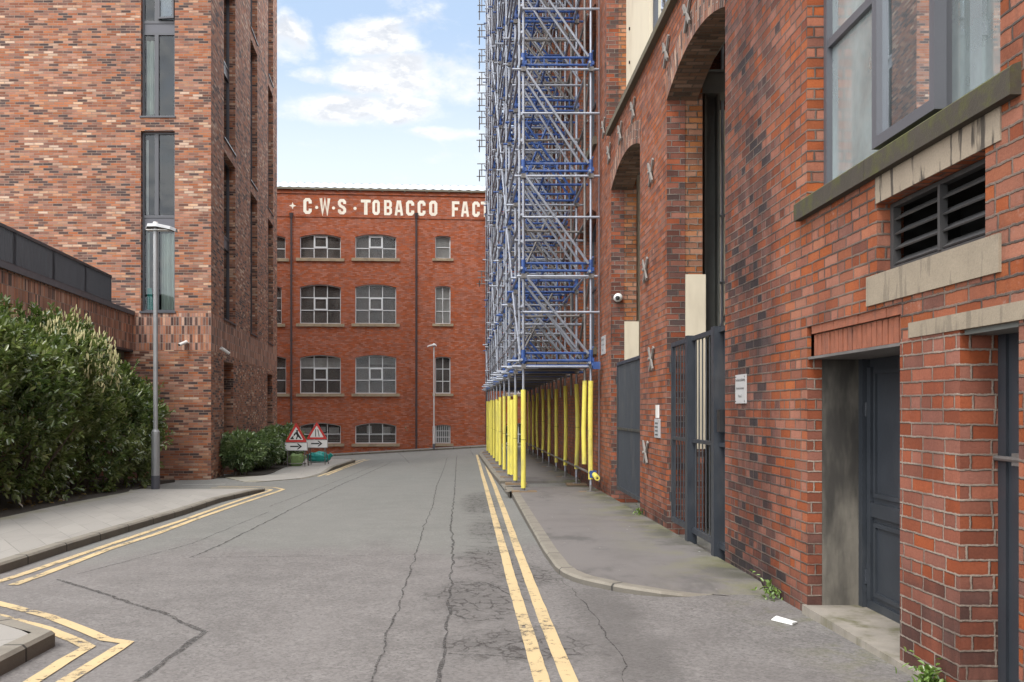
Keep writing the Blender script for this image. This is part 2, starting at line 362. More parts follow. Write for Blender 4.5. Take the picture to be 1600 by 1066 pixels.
def glass(name, tint=(.75, .8, .8), refl=(.9, .95, 1.0), haze=0., hazecol=(.4, .45, .45), dirty=0., base_refl=.0, fk=1.1, wavy=0.):
    m, b, bs, out = newmat(name); m.node_tree.nodes.remove(bs); p = b.pos()
    tr = b.new('ShaderNodeBsdfTransparent'); b.put(tr.inputs[0], tint)
    gl = b.new('ShaderNodeBsdfGlossy'); gl.inputs['Roughness'].default_value = .015; b.put(gl.inputs[0], refl)
    if wavy: b.put(gl.inputs['Normal'], b.bump(b.noise(p, .9, 1, .4), wavy, .03))
    fr = b.new('ShaderNodeFresnel'); fr.inputs['IOR'].default_value = 1.55
    mx = b.new('ShaderNodeMixShader'); b.put(mx.inputs[0], b.m('MINIMUM', b.add(b.mul(fr.outputs[0], fk), base_refl), 1.0))
    b.l.new(tr.outputs[0], mx.inputs[1]); b.l.new(gl.outputs[0], mx.inputs[2])
    last = mx.outputs[0]
    if haze:
        df = b.new('ShaderNodeBsdfDiffuse'); n = b.noise(b.mapping(p, (1, 1, .6)), 1.7, 5, .6)
        b.put(df.inputs[0], b.mix(n, tuple(x*.6 for x in hazecol), tuple(x*1.2 for x in hazecol)))
        m2 = b.new('ShaderNodeMixShader'); b.put(m2.inputs[0], b.step(n, .25, .75, haze*.55, haze)); b.l.new(last, m2.inputs[1]); b.l.new(df.outputs[0], m2.inputs[2]); last = m2.outputs[0]
    b.l.new(last, out.inputs[0]); return m
glass('glass_clear')
glass('glass_far', tint=(.85, .88, .88), base_refl=.0, fk=.6, haze=.5, hazecol=(.20, .19, .18))  # brown-grey reflections put into the panes' diffuse colour
glass('glass_frosted_sky', haze=.74, hazecol=(.34, .40, .405), base_refl=.0, fk=.9)  # frosted tone and pale sky reflection, put into the diffuse colour
glass('glass_casement', haze=.16, hazecol=(.35, .42, .44), base_refl=.03, wavy=.02)
glass('glass_dim', tint=(.3, .32, .33), base_refl=.0)

simple('dark_frame', (.060, .063, .074), .42, var=.12, nscale=3)
simple('grey_frame', (.088, .090, .102), .45, var=.12, nscale=3)
simple('pale_frame', (.60, .63, .65), .5, var=.12)
simple('panel_grey', (.075, .078, .095), .5)
simple('railing_black', (.028, .030, .038), .45, var=.1)
simple('gate_paint', (.030, .036, .046), .42, var=.2, nscale=5, dirt=(.09, .085, .08), dirt_amt=.35)
simple('door_paint', (.032, .038, .047), .45, var=.18, nscale=4, dirt=(.075, .08, .085), dirt_amt=.5, bump=.06)
simple('steel_dark', (.15, .16, .152), .6, metal=.0, var=.35, nscale=4, dirt=(.11, .10, .085), dirt_amt=.4)
simple('steel_bare', (.40, .41, .42), .55, metal=.2, var=.2)
simple('tie_iron', (.20, .185, .17), .7, var=.35, nscale=8, dirt=(.09, .05, .035), dirt_amt=.8)
simple('galvanised', (.31, .335, .39), .42, metal=.5, var=.3, nscale=4, dirt=(.16, .14, .12), dirt_amt=.4)
simple('galvanised_dull', (.19, .18, .175), .55, metal=.4, var=.35, nscale=4, dirt=(.10, .085, .07), dirt_amt=.5)
simple('scaffold_blue', (.024, .068, .23), .45, metal=.1, var=.3, nscale=5, dirt=(.2, .21, .23), dirt_amt=.5)
simple('lamp_grey', (.30, .31, .32), .5, metal=.35, var=.2, nscale=3, dirt=(.16, .15, .14), dirt_amt=.4)
simple('lamp_pale', (.48, .47, .46), .55, var=.1)
simple('foam_yellow', (.68, .60, .105), .7, var=.10, nscale=7, bump=.15, dirt=(.36, .32, .12), dirt_amt=.75, lo=.46, hi=.7)
simple('foam_seam', (.05, .045, .02), .7)
simple('timber', (.20, .14, .085), .8, var=.35, nscale=9, bump=.2)
simple('timber_dark', (.11, .085, .06), .8, var=.4, nscale=7, bump=.2)
simple('cream_render', (.60, .54, .42), .85, var=.09, nscale=2.2, bump=.08, dirt=(.36, .30, .22), dirt_amt=.4)
simple('concrete_jamb', (.165, .15, .125), .9, var=.45, nscale=3.4, bump=.35, dirt=(.028, .026, .024), dirt_amt=.9, lo=.40, hi=.66)
simple('threshold', (.25, .225, .19), .88, var=.4, nscale=6, bump=.3, dirt=(.10, .095, .04), dirt_amt=.8, lo=.45, hi=.7)
simple('black_metal', (.018, .018, .02), .5)
simple('dark_void', (.012, .012, .012), .9)
simple('white_plastic', (.68, .68, .66), .35, var=.06)
simple('sign_white', (.74, .74, .72), .4, var=.06)
simple('sign_red', (.56, .035, .03), .4, var=.1)
simple('sign_black', (.015, .015, .017), .5)
simple('sign_back', (.30, .30, .3), .5, metal=.5)
simple('plaque', (.42, .42, .42), .4, var=.07, nscale=9)
simple('letter_paint', (.76, .73, .63), .8, var=.12, nscale=3, dirt=(.50, .36, .26), dirt_amt=.4)
simple('curtain_or_reflection', (.50, .55, .50), .85, var=.12, nscale=3)
simple('blind', (.66, .67, .66), .8, var=.08, nscale=2)
simple('blind_grey', (.25, .27, .26), .8, var=.2, nscale=2)
simple('reflection_pink', (.60, .23, .17), .9, var=.2)
simple('reflection_teal', (.06, .10, .115), .9, var=.3)
simple('reflection_yellow', (.55, .40, .18), .9, var=.2)
simple('cloth_white', (.66, .66, .64), .9, var=.1)
simple('bag_green', (.23, .34, .13), .75, var=.25, nscale=9, bump=.3)
simple('bag_teal', (.015, .28, .245), .55, var=.3, nscale=9, bump=.3)
simple('soil', (.035, .028, .02), .95, var=.5, nscale=7, bump=.5)
simple('bark', (.075, .055, .04), .9, var=.35, nscale=12, bump=.4)
simple('flower_spike', (.52, .49, .26), .8, var=.25, nscale=14)
simple('pipe_iron', (.045, .032, .034), .5, var=.25)
simple('conduit', (.20, .17, .19), .6, var=.15)
simple('roof_sheet', (.44, .48, .50), .45, var=.10, nscale=1.2)
simple('gutter', (.15, .135, .10), .6, var=.3)
simple('paper', (.74, .74, .72), .7)
simple('earth', (.14, .13, .12), .95, var=.2, nscale=.2)
simple('ladder_wood', (.16, .13, .07), .8)
def leafmat(name, c0, c1, c2):
    m, b, bs, out = newmat(name); r = b.island(); p = b.pos()
    c = b.ramp(r, [(0, c0), (.5, c1), (.86, c1), (1, c2)])
    c = b.mix(b.step(b.noise(p, 1.1, 3, .6), .35, .7, 0, .5), c, c2)
    b.put(bs.inputs['Base Color'], c); bs.inputs['Roughness'].default_value = .27; bs.inputs['Specular IOR Level'].default_value = .8
    tl = b.new('ShaderNodeBsdfTranslucent'); b.put(tl.inputs[0], b.mix(1.0, c, (1.3, 1.6, .6), 'MULTIPLY'))
    mx = b.new('ShaderNodeMixShader'); mx.inputs[0].default_value = .2
    b.l.new(bs.outputs[0], mx.inputs[1]); b.l.new(tl.outputs[0], mx.inputs[2]); b.l.new(mx.outputs[0], out.inputs[0])
leafmat('laurel_leaf', (.045, .075, .028), (.10, .148, .05), (.29, .31, .13))
leafmat('laurel_leaf_dark', (.055, .095, .04), (.12, .18, .075), (.30, .35, .19))
leafmat('weed_leaf', (.08, .15, .03), (.12, .2, .045), (.2, .27, .07))


# ------------------------------------------------------------------ mesh helper
class Fr:
    """A wall frame: u runs along the wall, v is height above eye level, d goes into the wall."""
    def __init__(s, O, U, N): s.O = Vector(O); s.U = Vector(U).normalized(); s.N = Vector(N).normalized()
    def P(s, u, v, d=0.): return s.O + s.U*u + Vector((0, 0, v)) - s.N*d
class MB:
    def __init__(s): s.v = []; s.f = []; s.uv = []; s.sm = []
    def face(s, pts, uv=None, smooth=False):
        i = len(s.v); s.v += [tuple(p) for p in pts]; s.f.append(tuple(range(i, i+len(pts)))); s.uv.append(uv); s.sm.append(smooth); return s
    def box(s, x0, x1, y0, y1, z0, z1):
        return s.fbox(Fr((0, 0, 0), (1, 0, 0), (0, -1, 0)), x0, x1, z0, z1, y0, y1)
    def hexa(s, a, b):
        n = len(a); s.face(a[::-1]); s.face(b)
        for i in range(n):
            j = (i+1) % n; s.face([a[i], a[j], b[j], b[i]])
        return s
    def fbox(s, fr, u0, u1, v0, v1, d0, d1):
        q = [(u0, v0), (u1, v0), (u1, v1), (u0, v1)]
        return s.hexa([fr.P(u, v, d1) for u, v in q], [fr.P(u, v, d0) for u, v in q])
    def prism(s, fr, poly, d0, d1):
        return s.hexa([fr.P(u, v, d1) for u, v in poly], [fr.P(u, v, d0) for u, v in poly])
    def tube(s, p, q, r, n=8, r2=None, caps=True):
        p = Vector(p); q = Vector(q); d = (q-p); L = d.length
        if L < 1e-6: return s
        d /= L; a = d.orthogonal().normalized(); b = d.cross(a); r2 = r if r2 is None else r2
        A = []; Bq = []
        for i in range(n):
            t = 2*math.pi*i/n; o = a*math.cos(t)+b*math.sin(t); A.append(p+o*r); Bq.append(q+o*r2)
        for i in range(n):
            j = (i+1) % n; s.face([A[i], A[j], Bq[j], Bq[i]], smooth=True)
        if caps: s.face(A[::-1]); s.face(Bq)
        return s
    def path(s, pts, r, n=8, radii=None):
        for i in range(len(pts)-1):
            s.tube(pts[i], pts[i+1], radii[i] if radii else r, n, radii[i+1] if radii else r)
        return s
    def lathe(s, prof, c=(0, 0, 0), axis='z', n=20):
        c = Vector(c)
        def pt(r, h, t):
            x, y = r*math.cos(t), r*math.sin(t)
            return c + (Vector((x, y, h)) if axis == 'z' else Vector((x, h, y)) if axis == 'y' else Vector((h, x, y)))
        for k in range(len(prof)-1):
            for i in range(n):
                t0, t1 = 2*math.pi*i/n, 2*math.pi*(i+1)/n
                s.face([pt(*prof[k], t0), pt(*prof[k], t1), pt(*prof[k+1], t1), pt(*prof[k+1], t0)], smooth=True)
        return s
    def sweep_poly(s, fr, outer, inner, d0, d1):
        n = len(outer)
        for i in range(n):
            j = (i+1) % n
            s.prism(fr, [outer[i], outer[j], inner[j], inner[i]], d0, d1)
        return s
    def wall(s, fr, u0, u1, v0, v1, ops, reveal=True):
        vs = [Vector((u0, v0)), Vector((u1, v0)), Vector((u1, v1)), Vector((u0, v1))]; es = [(0, 1), (1, 2), (2, 3), (3, 0)]
        for poly, dep in ops:
            k = len(vs); vs += [Vector(p) for p in poly]; n = len(poly); es += [(k+i, k+(i+1) % n) for i in range(n)]
        ov, oe, of, *_ = delaunay_2d_cdt(vs, es, [], 0, 1e-5)
        for f in of:
            c = sum((ov[i] for i in f), Vector((0, 0)))/len(f)
            if any(inside(c, poly) for poly, dep in ops): continue
            s.face([fr.P(*ov[i]) for i in f])
        if reveal:
            for poly, dep in ops:
                if dep <= 0: continue
                n = len(poly)
                for i in range(n):
                    a, b = poly[i], poly[(i+1) % n]
                    s.face([fr.P(*a), fr.P(*b), fr.P(*b, dep), fr.P(*a, dep)])
        return s
    def build(s, name, mat, parent=None, local=False, merge=False):
        me = bpy.data.meshes.new(name); me.from_pydata(s.v, [], s.f)
        me.polygons.foreach_set('use_smooth', s.sm)
        lay = me.uv_layers.new(name='UVMap').data
        V = np.array(s.v, dtype=float); k = 0; buf = np.zeros((len(lay), 2))
        for f, uv in zip(s.f, s.uv):
            n = len(f)
            if uv is not None: buf[k:k+n] = uv
            else:
                p = V[list(f)]
                nr = np.zeros(3)
                for i in range(n): nr += np.cross(p[i], p[(i+1) % n])
                l = np.linalg.norm(nr)
                if l < 1e-12: nr = np.array((0, 0, 1.))
                else: nr /= l
                if abs(nr[2]) > .7: buf[k:k+n] = p[:, :2]
                else:
                    t = np.array((-nr[1], nr[0])); t /= max(1e-9, np.linalg.norm(t))
                    if t[0]+t[1] < 0: t = -t
                    buf[k:k+n, 0] = p[:, :2] @ t; buf[k:k+n, 1] = p[:, 2]
            k += n
        lay.foreach_set('uv', buf.ravel())
        if merge:
            import bmesh
            bm = bmesh.new(); bm.from_mesh(me); bmesh.ops.remove_doubles(bm, verts=bm.verts, dist=1e-4); bm.to_mesh(me); bm.free()
        o = bpy.data.objects.new(name, me); COL.objects.link(o)
        if mat: me.materials.append(MATS[mat] if isinstance(mat, str) else mat)
        if parent:
            o.parent = parent
            if parent.type == 'EMPTY' and not local: o.location = -parent.location
        return o
def inside(p, poly):
    x, y = p; c = False; n = len(poly)
    for i in range(n):
        x0, y0 = poly[i]; x1, y1 = poly[(i+1) % n]
        if (y0 > y) != (y1 > y) and x < (x1-x0)*(y-y0)/(y1-y0)+x0: c = not c
    return c
def rect(u0, u1, v0, v1): return [(u0, v0), (u1, v0), (u1, v1), (u0, v1)]
def arc(u0, u1, vs, rise, n=14, t=0.):
    s = u1-u0; Rr = (s*s/4+rise*rise)/(2*rise); cu = (u0+u1)/2; cv = vs+rise-Rr; a = math.asin(min(1, s/2/Rr))
    return [(cu+(Rr+t)*math.sin(a-2*a*i/n), cv+(Rr+t)*math.cos(a-2*a*i/n)) for i in range(n+1)]
def arched(u0, u1, v0, vs, rise, n=14): return [(u0, v0), (u1, v0)] + arc(u0, u1, vs, rise, n)

def tag(o, label, cat, group=None):
    o['label'] = label; o['category'] = cat
    if group: o['group'] = group
    return o
def thing(name, label, cat, loc=(0, 0, 0), group=None):
    o = bpy.data.objects.new(name, None); COL.objects.link(o); o.location = loc; o.empty_display_size = .3
    return tag(o, label, cat, group)
def struct(o, kind='structure'): o['kind'] = kind; return o
def copy_tree(o, parent=None):
    c = o.copy(); COL.objects.link(c)
    if parent: c.parent = parent
    for ch in list(o.children): copy_tree(ch, c)
    return c

# ------------------------------------------------------------------ lie of the land
def sm(t): t = max(0., min(1., t)); return t*t*(3-2*t)
def hf(x, y):
    yy = max(y, 0)
    d = 1.36+.019*min(yy, 25)+.0115*max(0, min(yy, 62)-25)
    d -= .055*max(-14, min(8, x))*sm((y-10)/42)
    return CAMZ-d
def G(px, py, off=0.):
    """ground point that the photo shows at (px, py)"""
    Y = 15.
    for _ in range(40):
        X = (px-CX)/F*Y; Y = Y*.4+.6*(F*(CAMZ-hf(X, Y)-off)/(py-CY))
    return Vector(((px-CX)/F*Y, Y, hf((px-CX)/F*Y, Y)+off))
def resample(pts, step):
    out = [pts[0].copy()]
    for a, b in zip(pts, pts[1:]):
        n = max(1, int((b-a).length/step))
        for i in range(1, n+1): out.append(a.lerp(b, i/n))
    return out
def smooth_line(pts, it=2):
    for _ in range(it):
        q = [pts[0]]
        for a, b in zip(pts, pts[1:]): q += [a.lerp(b, .25), a.lerp(b, .75)]
        q.append(pts[-1]); pts = q
    return pts
def normals2(pts):
    out = []
    for i in range(len(pts)):
        a = pts[max(0, i-1)]; b = pts[min(len(pts)-1, i+1)]; d = Vector((b.x-a.x, b.y-a.y)); d.normalize(); out.append(Vector((-d.y, d.x, 0)))
    return out
def ribbon(mb, pts, w, lift, rag=0., step=.25):
    pts = resample(pts, step); ns = normals2(pts); L = []; Rr = []; acc = 0
    for p, n in zip(pts, ns):
        wa = w/2*(1+random.uniform(-rag, rag)); wb = w/2*(1+random.uniform(-rag, rag))
        a = p+n*wa; b = p-n*wb
        L.append(Vector((a.x, a.y, hf(a.x, a.y)+lift))); Rr.append(Vector((b.x, b.y, hf(b.x, b.y)+lift)))
    for i in range(len(pts)-1): mb.face([L[i], L[i+1], Rr[i+1], Rr[i]])
    return mb

mb = MB()
S = 900
mb.face([(-S, -S, -1.75), (S, -S, -1.75), (S, S, -1.75), (-S, S, -1.75)])
struct(mb.build('ground', 'earth'))
mb = MB(); xs = [-46+i*.9 for i in range(52)]+[.8+i*.8 for i in range(40)]; ys = [-8+i*.7 for i in range(104)]
for i in range(len(xs)-1):
    for j in range(len(ys)-1):
        q = [(xs[i], ys[j]), (xs[i+1], ys[j]), (xs[i+1], ys[j+1]), (xs[i], ys[j+1])]
        mb.face([(x, y, hf(x, y)) for x, y in q], smooth=True)
road = struct(mb.build('road', 'asphalt', merge=True))

def kerb_run(name, pts, side, h0, w=.13):
    """kerb stones along a road edge; side +1 puts the stone to the left of travel"""
    pts = resample(pts, .3); ns = normals2(pts); mb = MB(); acc = 0.
    hh = (lambda p: h0) if not callable(h0) else h0
    for i in range(len(pts)-1):
        a, b = pts[i], pts[i+1]; na, nb = ns[i]*side*w, ns[i+1]*side*w; l = (b-a).length
        def pt(p, z): return Vector((p.x, p.y, hf(p.x, p.y)+z))
        ha, hb = hh(a), hh(b); bv = .02
        na2, nb2 = na*(bv/w), nb*(bv/w)
        u = [(acc, 0), (acc+l, 0), (acc+l, .1), (acc, .1)]
        mb.face([pt(a, -.05), pt(b, -.05), pt(b, hb-bv), pt(a, ha-bv)], u)
        mb.face([pt(a, ha-bv), pt(b, hb-bv), pt(b+nb2, hb), pt(a+na2, ha)], u)
        mb.face([pt(a+na2, ha), pt(b+nb2, hb), pt(b+nb, hb), pt(a+na, ha)], u)
        acc += l
    for i, in ((0,), (-1,)):
        p = pts[i]; n = ns[i]*side*w; h = hh(p)
        mb.face([Vector((q.x, q.y, hf(q.x, q.y)+z)) for q, z in ((p, -.05), (p+n, -.05), (p+n, h), (p, h))])
    return struct(mb.build(name, 'kerbstone'))
def pave(name, front, back, off, mat, nlat=6, step=.5):
    """a pavement sheet between two lines given in ground points"""
    n = 40
    def rs(pts):
        tot = [0.]
        for a, b in zip(pts, pts[1:]): tot.append(tot[-1]+(b-a).length)
        out = []
        for i in range(n+1):
            t = tot[-1]*i/n; k = 0
            while k < len(tot)-2 and tot[k+1] < t: k += 1
            out.append(pts[k].lerp(pts[k+1], (t-tot[k])/max(1e-6, tot[k+1]-tot[k])))
        return out, tot[-1]
    A, la = rs(front); Bk, lb = rs(back); mb = MB(); hh = (lambda p: off) if not callable(off) else off
    grid = []
    for a, b in zip(A, Bk):
        row = []
        for k in range(nlat+1):
            p = a.lerp(b, k/nlat); row.append((Vector((p.x, p.y, hf(p.x, p.y)+hh(p))), -(a-b).length*(1-k/nlat)))
        grid.append(row)
    for i in range(n):
        for k in range(nlat):
            q = [grid[i][k], grid[i+1][k], grid[i+1][k+1], grid[i][k+1]]; l = la/n
            mb.face([x[0] for x in q], [(q[0][1], i*l), (q[1][1], (i+1)*l), (q[2][1], (i+1)*l), (q[3][1], i*l)], True)
    # skirts down to the road
    for line in (0, nlat):
        for i in range(n):
            a, b = grid[i][line][0], grid[i+1][line][0]
            mb.face([a, b, b-Vector((0, 0, .2)), a-Vector((0, 0, .2))])
    for e in (0, n):
        for k in range(nlat):
            a, b = grid[e][k][0], grid[e][k+1][0]; mb.face([a, b, b-Vector((0, 0, .2)), a-Vector((0, 0, .2))])
    return struct(mb.build(name, mat, merge=False))

# left pavement
XW = 2.41
kl = [Vector((-7.2, 7.3, 0)), Vector((-5.6, 7.5, 0)), Vector((-4.8, 7.8, 0))]+[G(*p) for p in ((0, 897), (98, 864), (161, 844), (218, 826), (287, 805), (345, 785), (402, 771), (414, 767.5))]
kh = lambda p: .085*sm((20.6-p.y)/2.4)+.012
kerb_run('kerb', kl, 1, kh)
back = [Vector((-7.4, 8.0, 0)), Vector((-6.55, 9.2, 0))]+[G(*p, .09) for p in ((0, 810), (100, 788), (201, 769))]+[Vector((-7.85, 20.6, 0)), G(300, 767.5), G(396, 766.5)]
frontp = [p+n*.13 for p, n in zip(kl, normals2(kl))]
pave('pavement', [frontp[0]]+frontp[1:], back, lambda p: kh(p)-.003, 'paving')
# soil bed beneath the hedge
bedf = [Vector((-7.4, 8.0, 0)), Vector((-6.55, 9.2, 0))]+[G(*p, .09) for p in ((0, 810), (100, 788), (201, 769))]+[Vector((-7.9, 21.6, 0)), Vector((-7.9, 23.6, 0))]
bedb = [Vector((-12, 7.8, 0)), Vector((-12, 12, 0)), Vector((-12, 18, 0)), Vector((-12, 24.9, 0))]
pave('planting_bed', bedf, bedb, .075, 'soil')
# pavement beyond the driveway with the road signs
kf = [G(*p) for p in ((470, 749), (497, 743.6), (518, 735.5), (540, 728), (559, 721.5))]
kf += [kf[-1]+Vector((-.5, .9, 0)), kf[-1]+Vector((-2.0, 1.6, 0)), kf[-1]+Vector((-9, 2.0, 0))]
kf = smooth_line(kf, 1)
kh2 = lambda p: .02+.1*sm((p.y-27.5)/2.5)
kerb_run('kerb', kf, 1, kh2)
kfi = [p+n*.13 for p, n in zip(kf, normals2(kf))]
bk2 = [G(382, 754), Vector((-7.35, 26.2, 0)), Vector((-8.0, 32, 0)), Vector((-8.55, 38.8, 0)), Vector((-12.5, 40, 0))]
pave('pavement', [G(400, 754)]+kfi, [bk2[0]]+bk2, lambda p: kh2(p)-.003, 'paving')
# footway along the factory
fk = [Vector((x, 49.0+.08*x, 0)) for x in (-34, -20, -10, -4, 2, 12, 24)]
kerb_run('kerb', fk, 1, .1)
pave('pavement', [p+Vector((0, .13, 0)) for p in fk], [Vector((x, 50.95+.08*x, 0)) for x in (-34, -20, -10, -4, 2, 12, 24)], .098, 'footway_asphalt')
# traffic corner, bottom left
ci = [Vector((-5.0, 5.6, 0)), G(0, 972), G(84, 1013), G(0, 1057), Vector((-3.2, 4.0, 0)), Vector((-3.6, 3.0, 0))]
ci = [Vector((-6.5, 6.0, 0)), G(-60, 966), G(2, 983), G(86, 1010), G(40, 1035), G(0, 1057), G(-90, 1105), Vector((-2.55, 3.0, 0))]
kerb_run('kerb', ci, -1, .1)
cin = [p-n*.13 for p, n in zip(ci, normals2(ci))]
pave('pavement', cin, [Vector((-6.5, 5.8, 0)), Vector((-5, 5, 0)), Vector((-4.6, 4, 0)), Vector((-4.5, 3, 0))], .097, 'paving')
# right pavement
offR = lambda p: max(.012, min(.12, .01+.0065*p.y))*(1 if p.y > 7.4 else max(.04, sm((2.0-p.x)/.75)))
krp = [G(*p) for p in ((868, 893), (850, 868), (820, 815), (798, 775))]
kcurve = [G(1118, 930), G(1050, 934), G(985, 929), G(935, 919), G(900, 911), G(880, 902)]
ka = smooth_line(kcurve, 1)+krp+[Vector((.66, 16.9, 0)), Vector((.62, 18.4, 0))]
kerb_run('kerb', ka, -1, offR)
kb = [Vector((.58, 20.4, 0)), Vector((.46, 25, 0)), Vector((.32, 31, 0)), Vector((.16, 38, 0)), Vector((.3, 41.5, 0)), Vector((1.2, 43.2, 0))]
kerb_run('kerb', kb, -1, .12)
kerb_run('kerb', [Vector((.62, 18.4, 0)), Vector((.58, 20.4, 0))], -1, .055)
kin = [p-n*.13 for p, n in zip(ka, normals2(ka))]
pave('pavement', kin, [Vector((2.32, 6.95, 0)), Vector((2.41, 7.6, 0)), Vector((2.41, 11, 0)), Vector((2.41, 18.4, 0))], lambda p: offR(p)-.003, 'footway_asphalt')
pave('driveway', [Vector((.62, 18.4, 0)), Vector((.58, 20.4, 0))], [Vector((2.41, 18.4, 0)), Vector((2.41, 20.4, 0))], .05, 'asphalt', 3)
kbn = [p-n*.13 for p, n in zip(kb, normals2(kb))]
pave('pavement', kbn, [Vector((2.41, 20.4, 0)), Vector((2.41, 30, 0)), Vector((2.41, 43.2, 0))], .117, 'footway_asphalt')

# yellow lines, sealed cracks
def gl(*pts): return [G(*p) for p in pts]
YL = [gl((-20, 915), (29, 900), (161, 855), (230, 832), (287, 813), (345, 792), (402, 773), (418, 768.5)) + gl((424, 765.5), (405, 763.8), (374, 763), (330, 763)),
      gl((20, 915), (60, 901), (172, 858), (244, 835), (316, 808), (374, 788), (431, 769.5)) + gl((443, 765), (428, 762), (400, 761), (340, 760.5)),
      gl((-30, 936), (0, 944), (76, 964), (136, 987), (165, 1000)) + gl((199, 1005), (150, 1036), (84, 1077)),
      gl((-30, 958), (0, 964), (72, 983), (118, 1002)) + gl((138, 1012), (100, 1034), (34, 1077)),
      gl((745, 711), (750, 728), (759, 760), (770, 800), (784, 850), (800, 910), (818, 970), (836, 1030), (848, 1070)),
      gl((752, 711), (760, 728), (773, 760), (788, 800), (810, 862), (828, 910), (853, 975), (876, 1030), (893, 1070)),
      gl((497, 745), (530, 733), (561, 720), (571, 718)), gl((510, 743), (540, 731), (568, 720.5), (578, 718.5))]
mb = MB()
for l in YL: ribbon(mb, l, .088, .006, .06, .15)
yl = struct(mb.build('yellow_lines', 'yellow_paint', road))
mb = MB(); ribbon(mb, gl((285, 758), (352, 756.8)), .08, .006, .1)
struct(mb.build('white_lines', 'white_paint', road))
mb = MB()
def crack(pts, w, rag=.75, wig=.02, step=.07):
    pts = resample(pts, step*1.5); ph = random.random()*50; out = []
    for i, (p, n) in enumerate(zip(pts, normals2(pts))):
        k = mnoise.noise((i*.23+ph, 0, 0))*wig+mnoise.noise((i*.9+ph, 5, 0))*wig*.5; out.append(p+n*k)
    ribbon(mb, out, w, .004, rag, step)
crack(gl((574, 1082), (580, 1066), (596, 1020), (612, 976), (628, 932), (644, 884), (652, 860), (662, 824), (676, 792), (682, 760), (696, 726), (698, 716)), .0135, .7, .028, .06)
crack(gl((684, 1082), (686, 1066), (698, 988), (704, 920), (708, 848), (704, 824), (710, 772), (713, 720), (714, 712)), .020, .8, .03, .06)
crack(gl((300, 872), (420, 870.5), (656, 867), (700, 868)), .012)
crack(gl((296, 872), (336, 856), (420, 814), (536, 756), (600, 728), (612, 722)), .026, .6)
crack(gl((420, 792), (480, 770), (560, 738), (600, 722)), .014)
crack(gl((88, 906), (148, 924), (204, 942), (256, 960), (320, 988), (288, 1012), (248, 1040), (205, 1070)), .04, .4, .04)
crack(gl((120, 898), (300, 850), (420, 800)), .012); crack(gl((20, 902), (110, 888)), .012)
crack(gl((700, 1022), (760, 1025), (840, 1034)), .013, .95, .05)
crack(gl((880, 905), (905, 935), (930, 965), (960, 1010), (985, 1070)), .009, .9, .05)
crack(gl((712, 915), (760, 912), (800, 930)), .018, .9, .06); crack(gl((712, 960), (745, 972), (790, 968)), .016, .9, .06)
crack(gl((640, 724), (628, 712), (620, 706)), .02); crack(gl((740, 712), (735, 704)), .02)
struct(mb.build('road_cracks', 'tar', road))

# ------------------------------------------------------------------ windows
def window(parent, fr, u0, u1, v0, v1, depth, fmat, gmat, rise=0., fw=.05, us=(), vs=(), bar=.035, th=.06, sill=None, name='window', glass_name='pane', segs=None):
    mb = MB(); n = 10
    if rise: outer = arched(u0, u1, v0, v1-rise, rise, n); inner = arched(u0+fw, u1-fw, v0+fw, v1-rise-fw*.8, rise*.95, n)
    else: outer = rect(u0, u1, v0, v1); inner = rect(u0+fw, u1-fw, v0+fw, v1-fw)
    mb.sweep_poly(fr, outer, inner, depth, depth+th)
    for u in us: mb.fbox(fr, u-bar/2, u+bar/2, v0+fw, v1-fw-(rise*.08), depth+.006, depth+th-.006)
    for v in vs:
        if isinstance(v, tuple): v, ua, ub = v
        else: ua, ub = u0+fw, u1-fw
        mb.fbox(fr, ua, ub, v-bar/2, v+bar/2, depth+.009, depth+th-.009)
    w = mb.build(name, fmat, parent)
    gb = MB(); gb.face([fr.P(u, v, depth+th*.6) for u, v in inner]); gb.build(glass_name, gmat, w)
    if sill:
        s = MB(); e, h, pr, m = sill; s.fbox(fr, u0-e, u1+e, v0-h, v0-.004, -pr, depth+.02); s.build('sill', m, w)
    return w
def drape(fr, u0, u1, v0, v1, d, amp=.03, n=24):
    mb = MB(); ph = random.random()*6
    for i in range(n):
        a, b = u0+(u1-u0)*i/n, u0+(u1-u0)*(i+1)/n
        f = lambda t, v: d+amp*math.sin(t*46+ph+v*.15)
        mb.face([fr.P(a, v0, f(a, v0)), fr.P(b, v0, f(b, v0)), fr.P(b, v1, f(b, v1)), fr.P(a, v1, f(a, v1))], smooth=True)
    return mb
def room(parent, fr, u0, u1, v0, v1, d0, d1, name='room', mat='dark_void'):
    mb = MB(); q = rect(u0, u1, v0, v1)
    mb.face([fr.P(u, v, d1) for u, v in q])
    for i in range(4):
        a, b = q[i], q[(i+1) % 4]; mb.face([fr.P(*a, d0), fr.P(*b, d0), fr.P(*b, d1), fr.P(*a, d1)])
    return mb.build(name, mat, parent)

# ------------------------------------------------------------------ right: old brick warehouse
RF = Fr((XW, 0, CAMZ), (0, 1, 0), (-1, 0, 0))
wh = thing('brick_warehouse', 'old red brick warehouse on the right, sooty, with tall arched gateways and iron tie plates', 'building', (XW, 5, 0))
A1 = (8.63, 11.25); A2 = (13.08, 15.84); SPR, RISE = 3.88, .24
bays = [(17.8, 20.8)]+[(21.9+4.0*i, 24.9+4.0*i) for i in range(5)]
flo = [(1.25, 4.2), (5.4, 8.35), (9.5, 12.4), (13.6, 16.5)]
ops = [(rect(3.97, 4.45, -1.75, .40), .20), (rect(5.07, 6.5, -1.75, .60), .03), (rect(4.23, 5.37, .81, 1.23), .12), (rect(4.11, 6.5, 1.53, 4.3), .12),
       (arched(*A1, -1.75, SPR, RISE), 0), (arched(*A2, -1.75, SPR, RISE), 0), (rect(9.0, 16.4, 4.95, 9.0), 0)]
for b0, b1 in bays:
    for f0, f1 in flo: ops.append((arched(b0, b1, f0, f1-.28, .28, 10), .3))
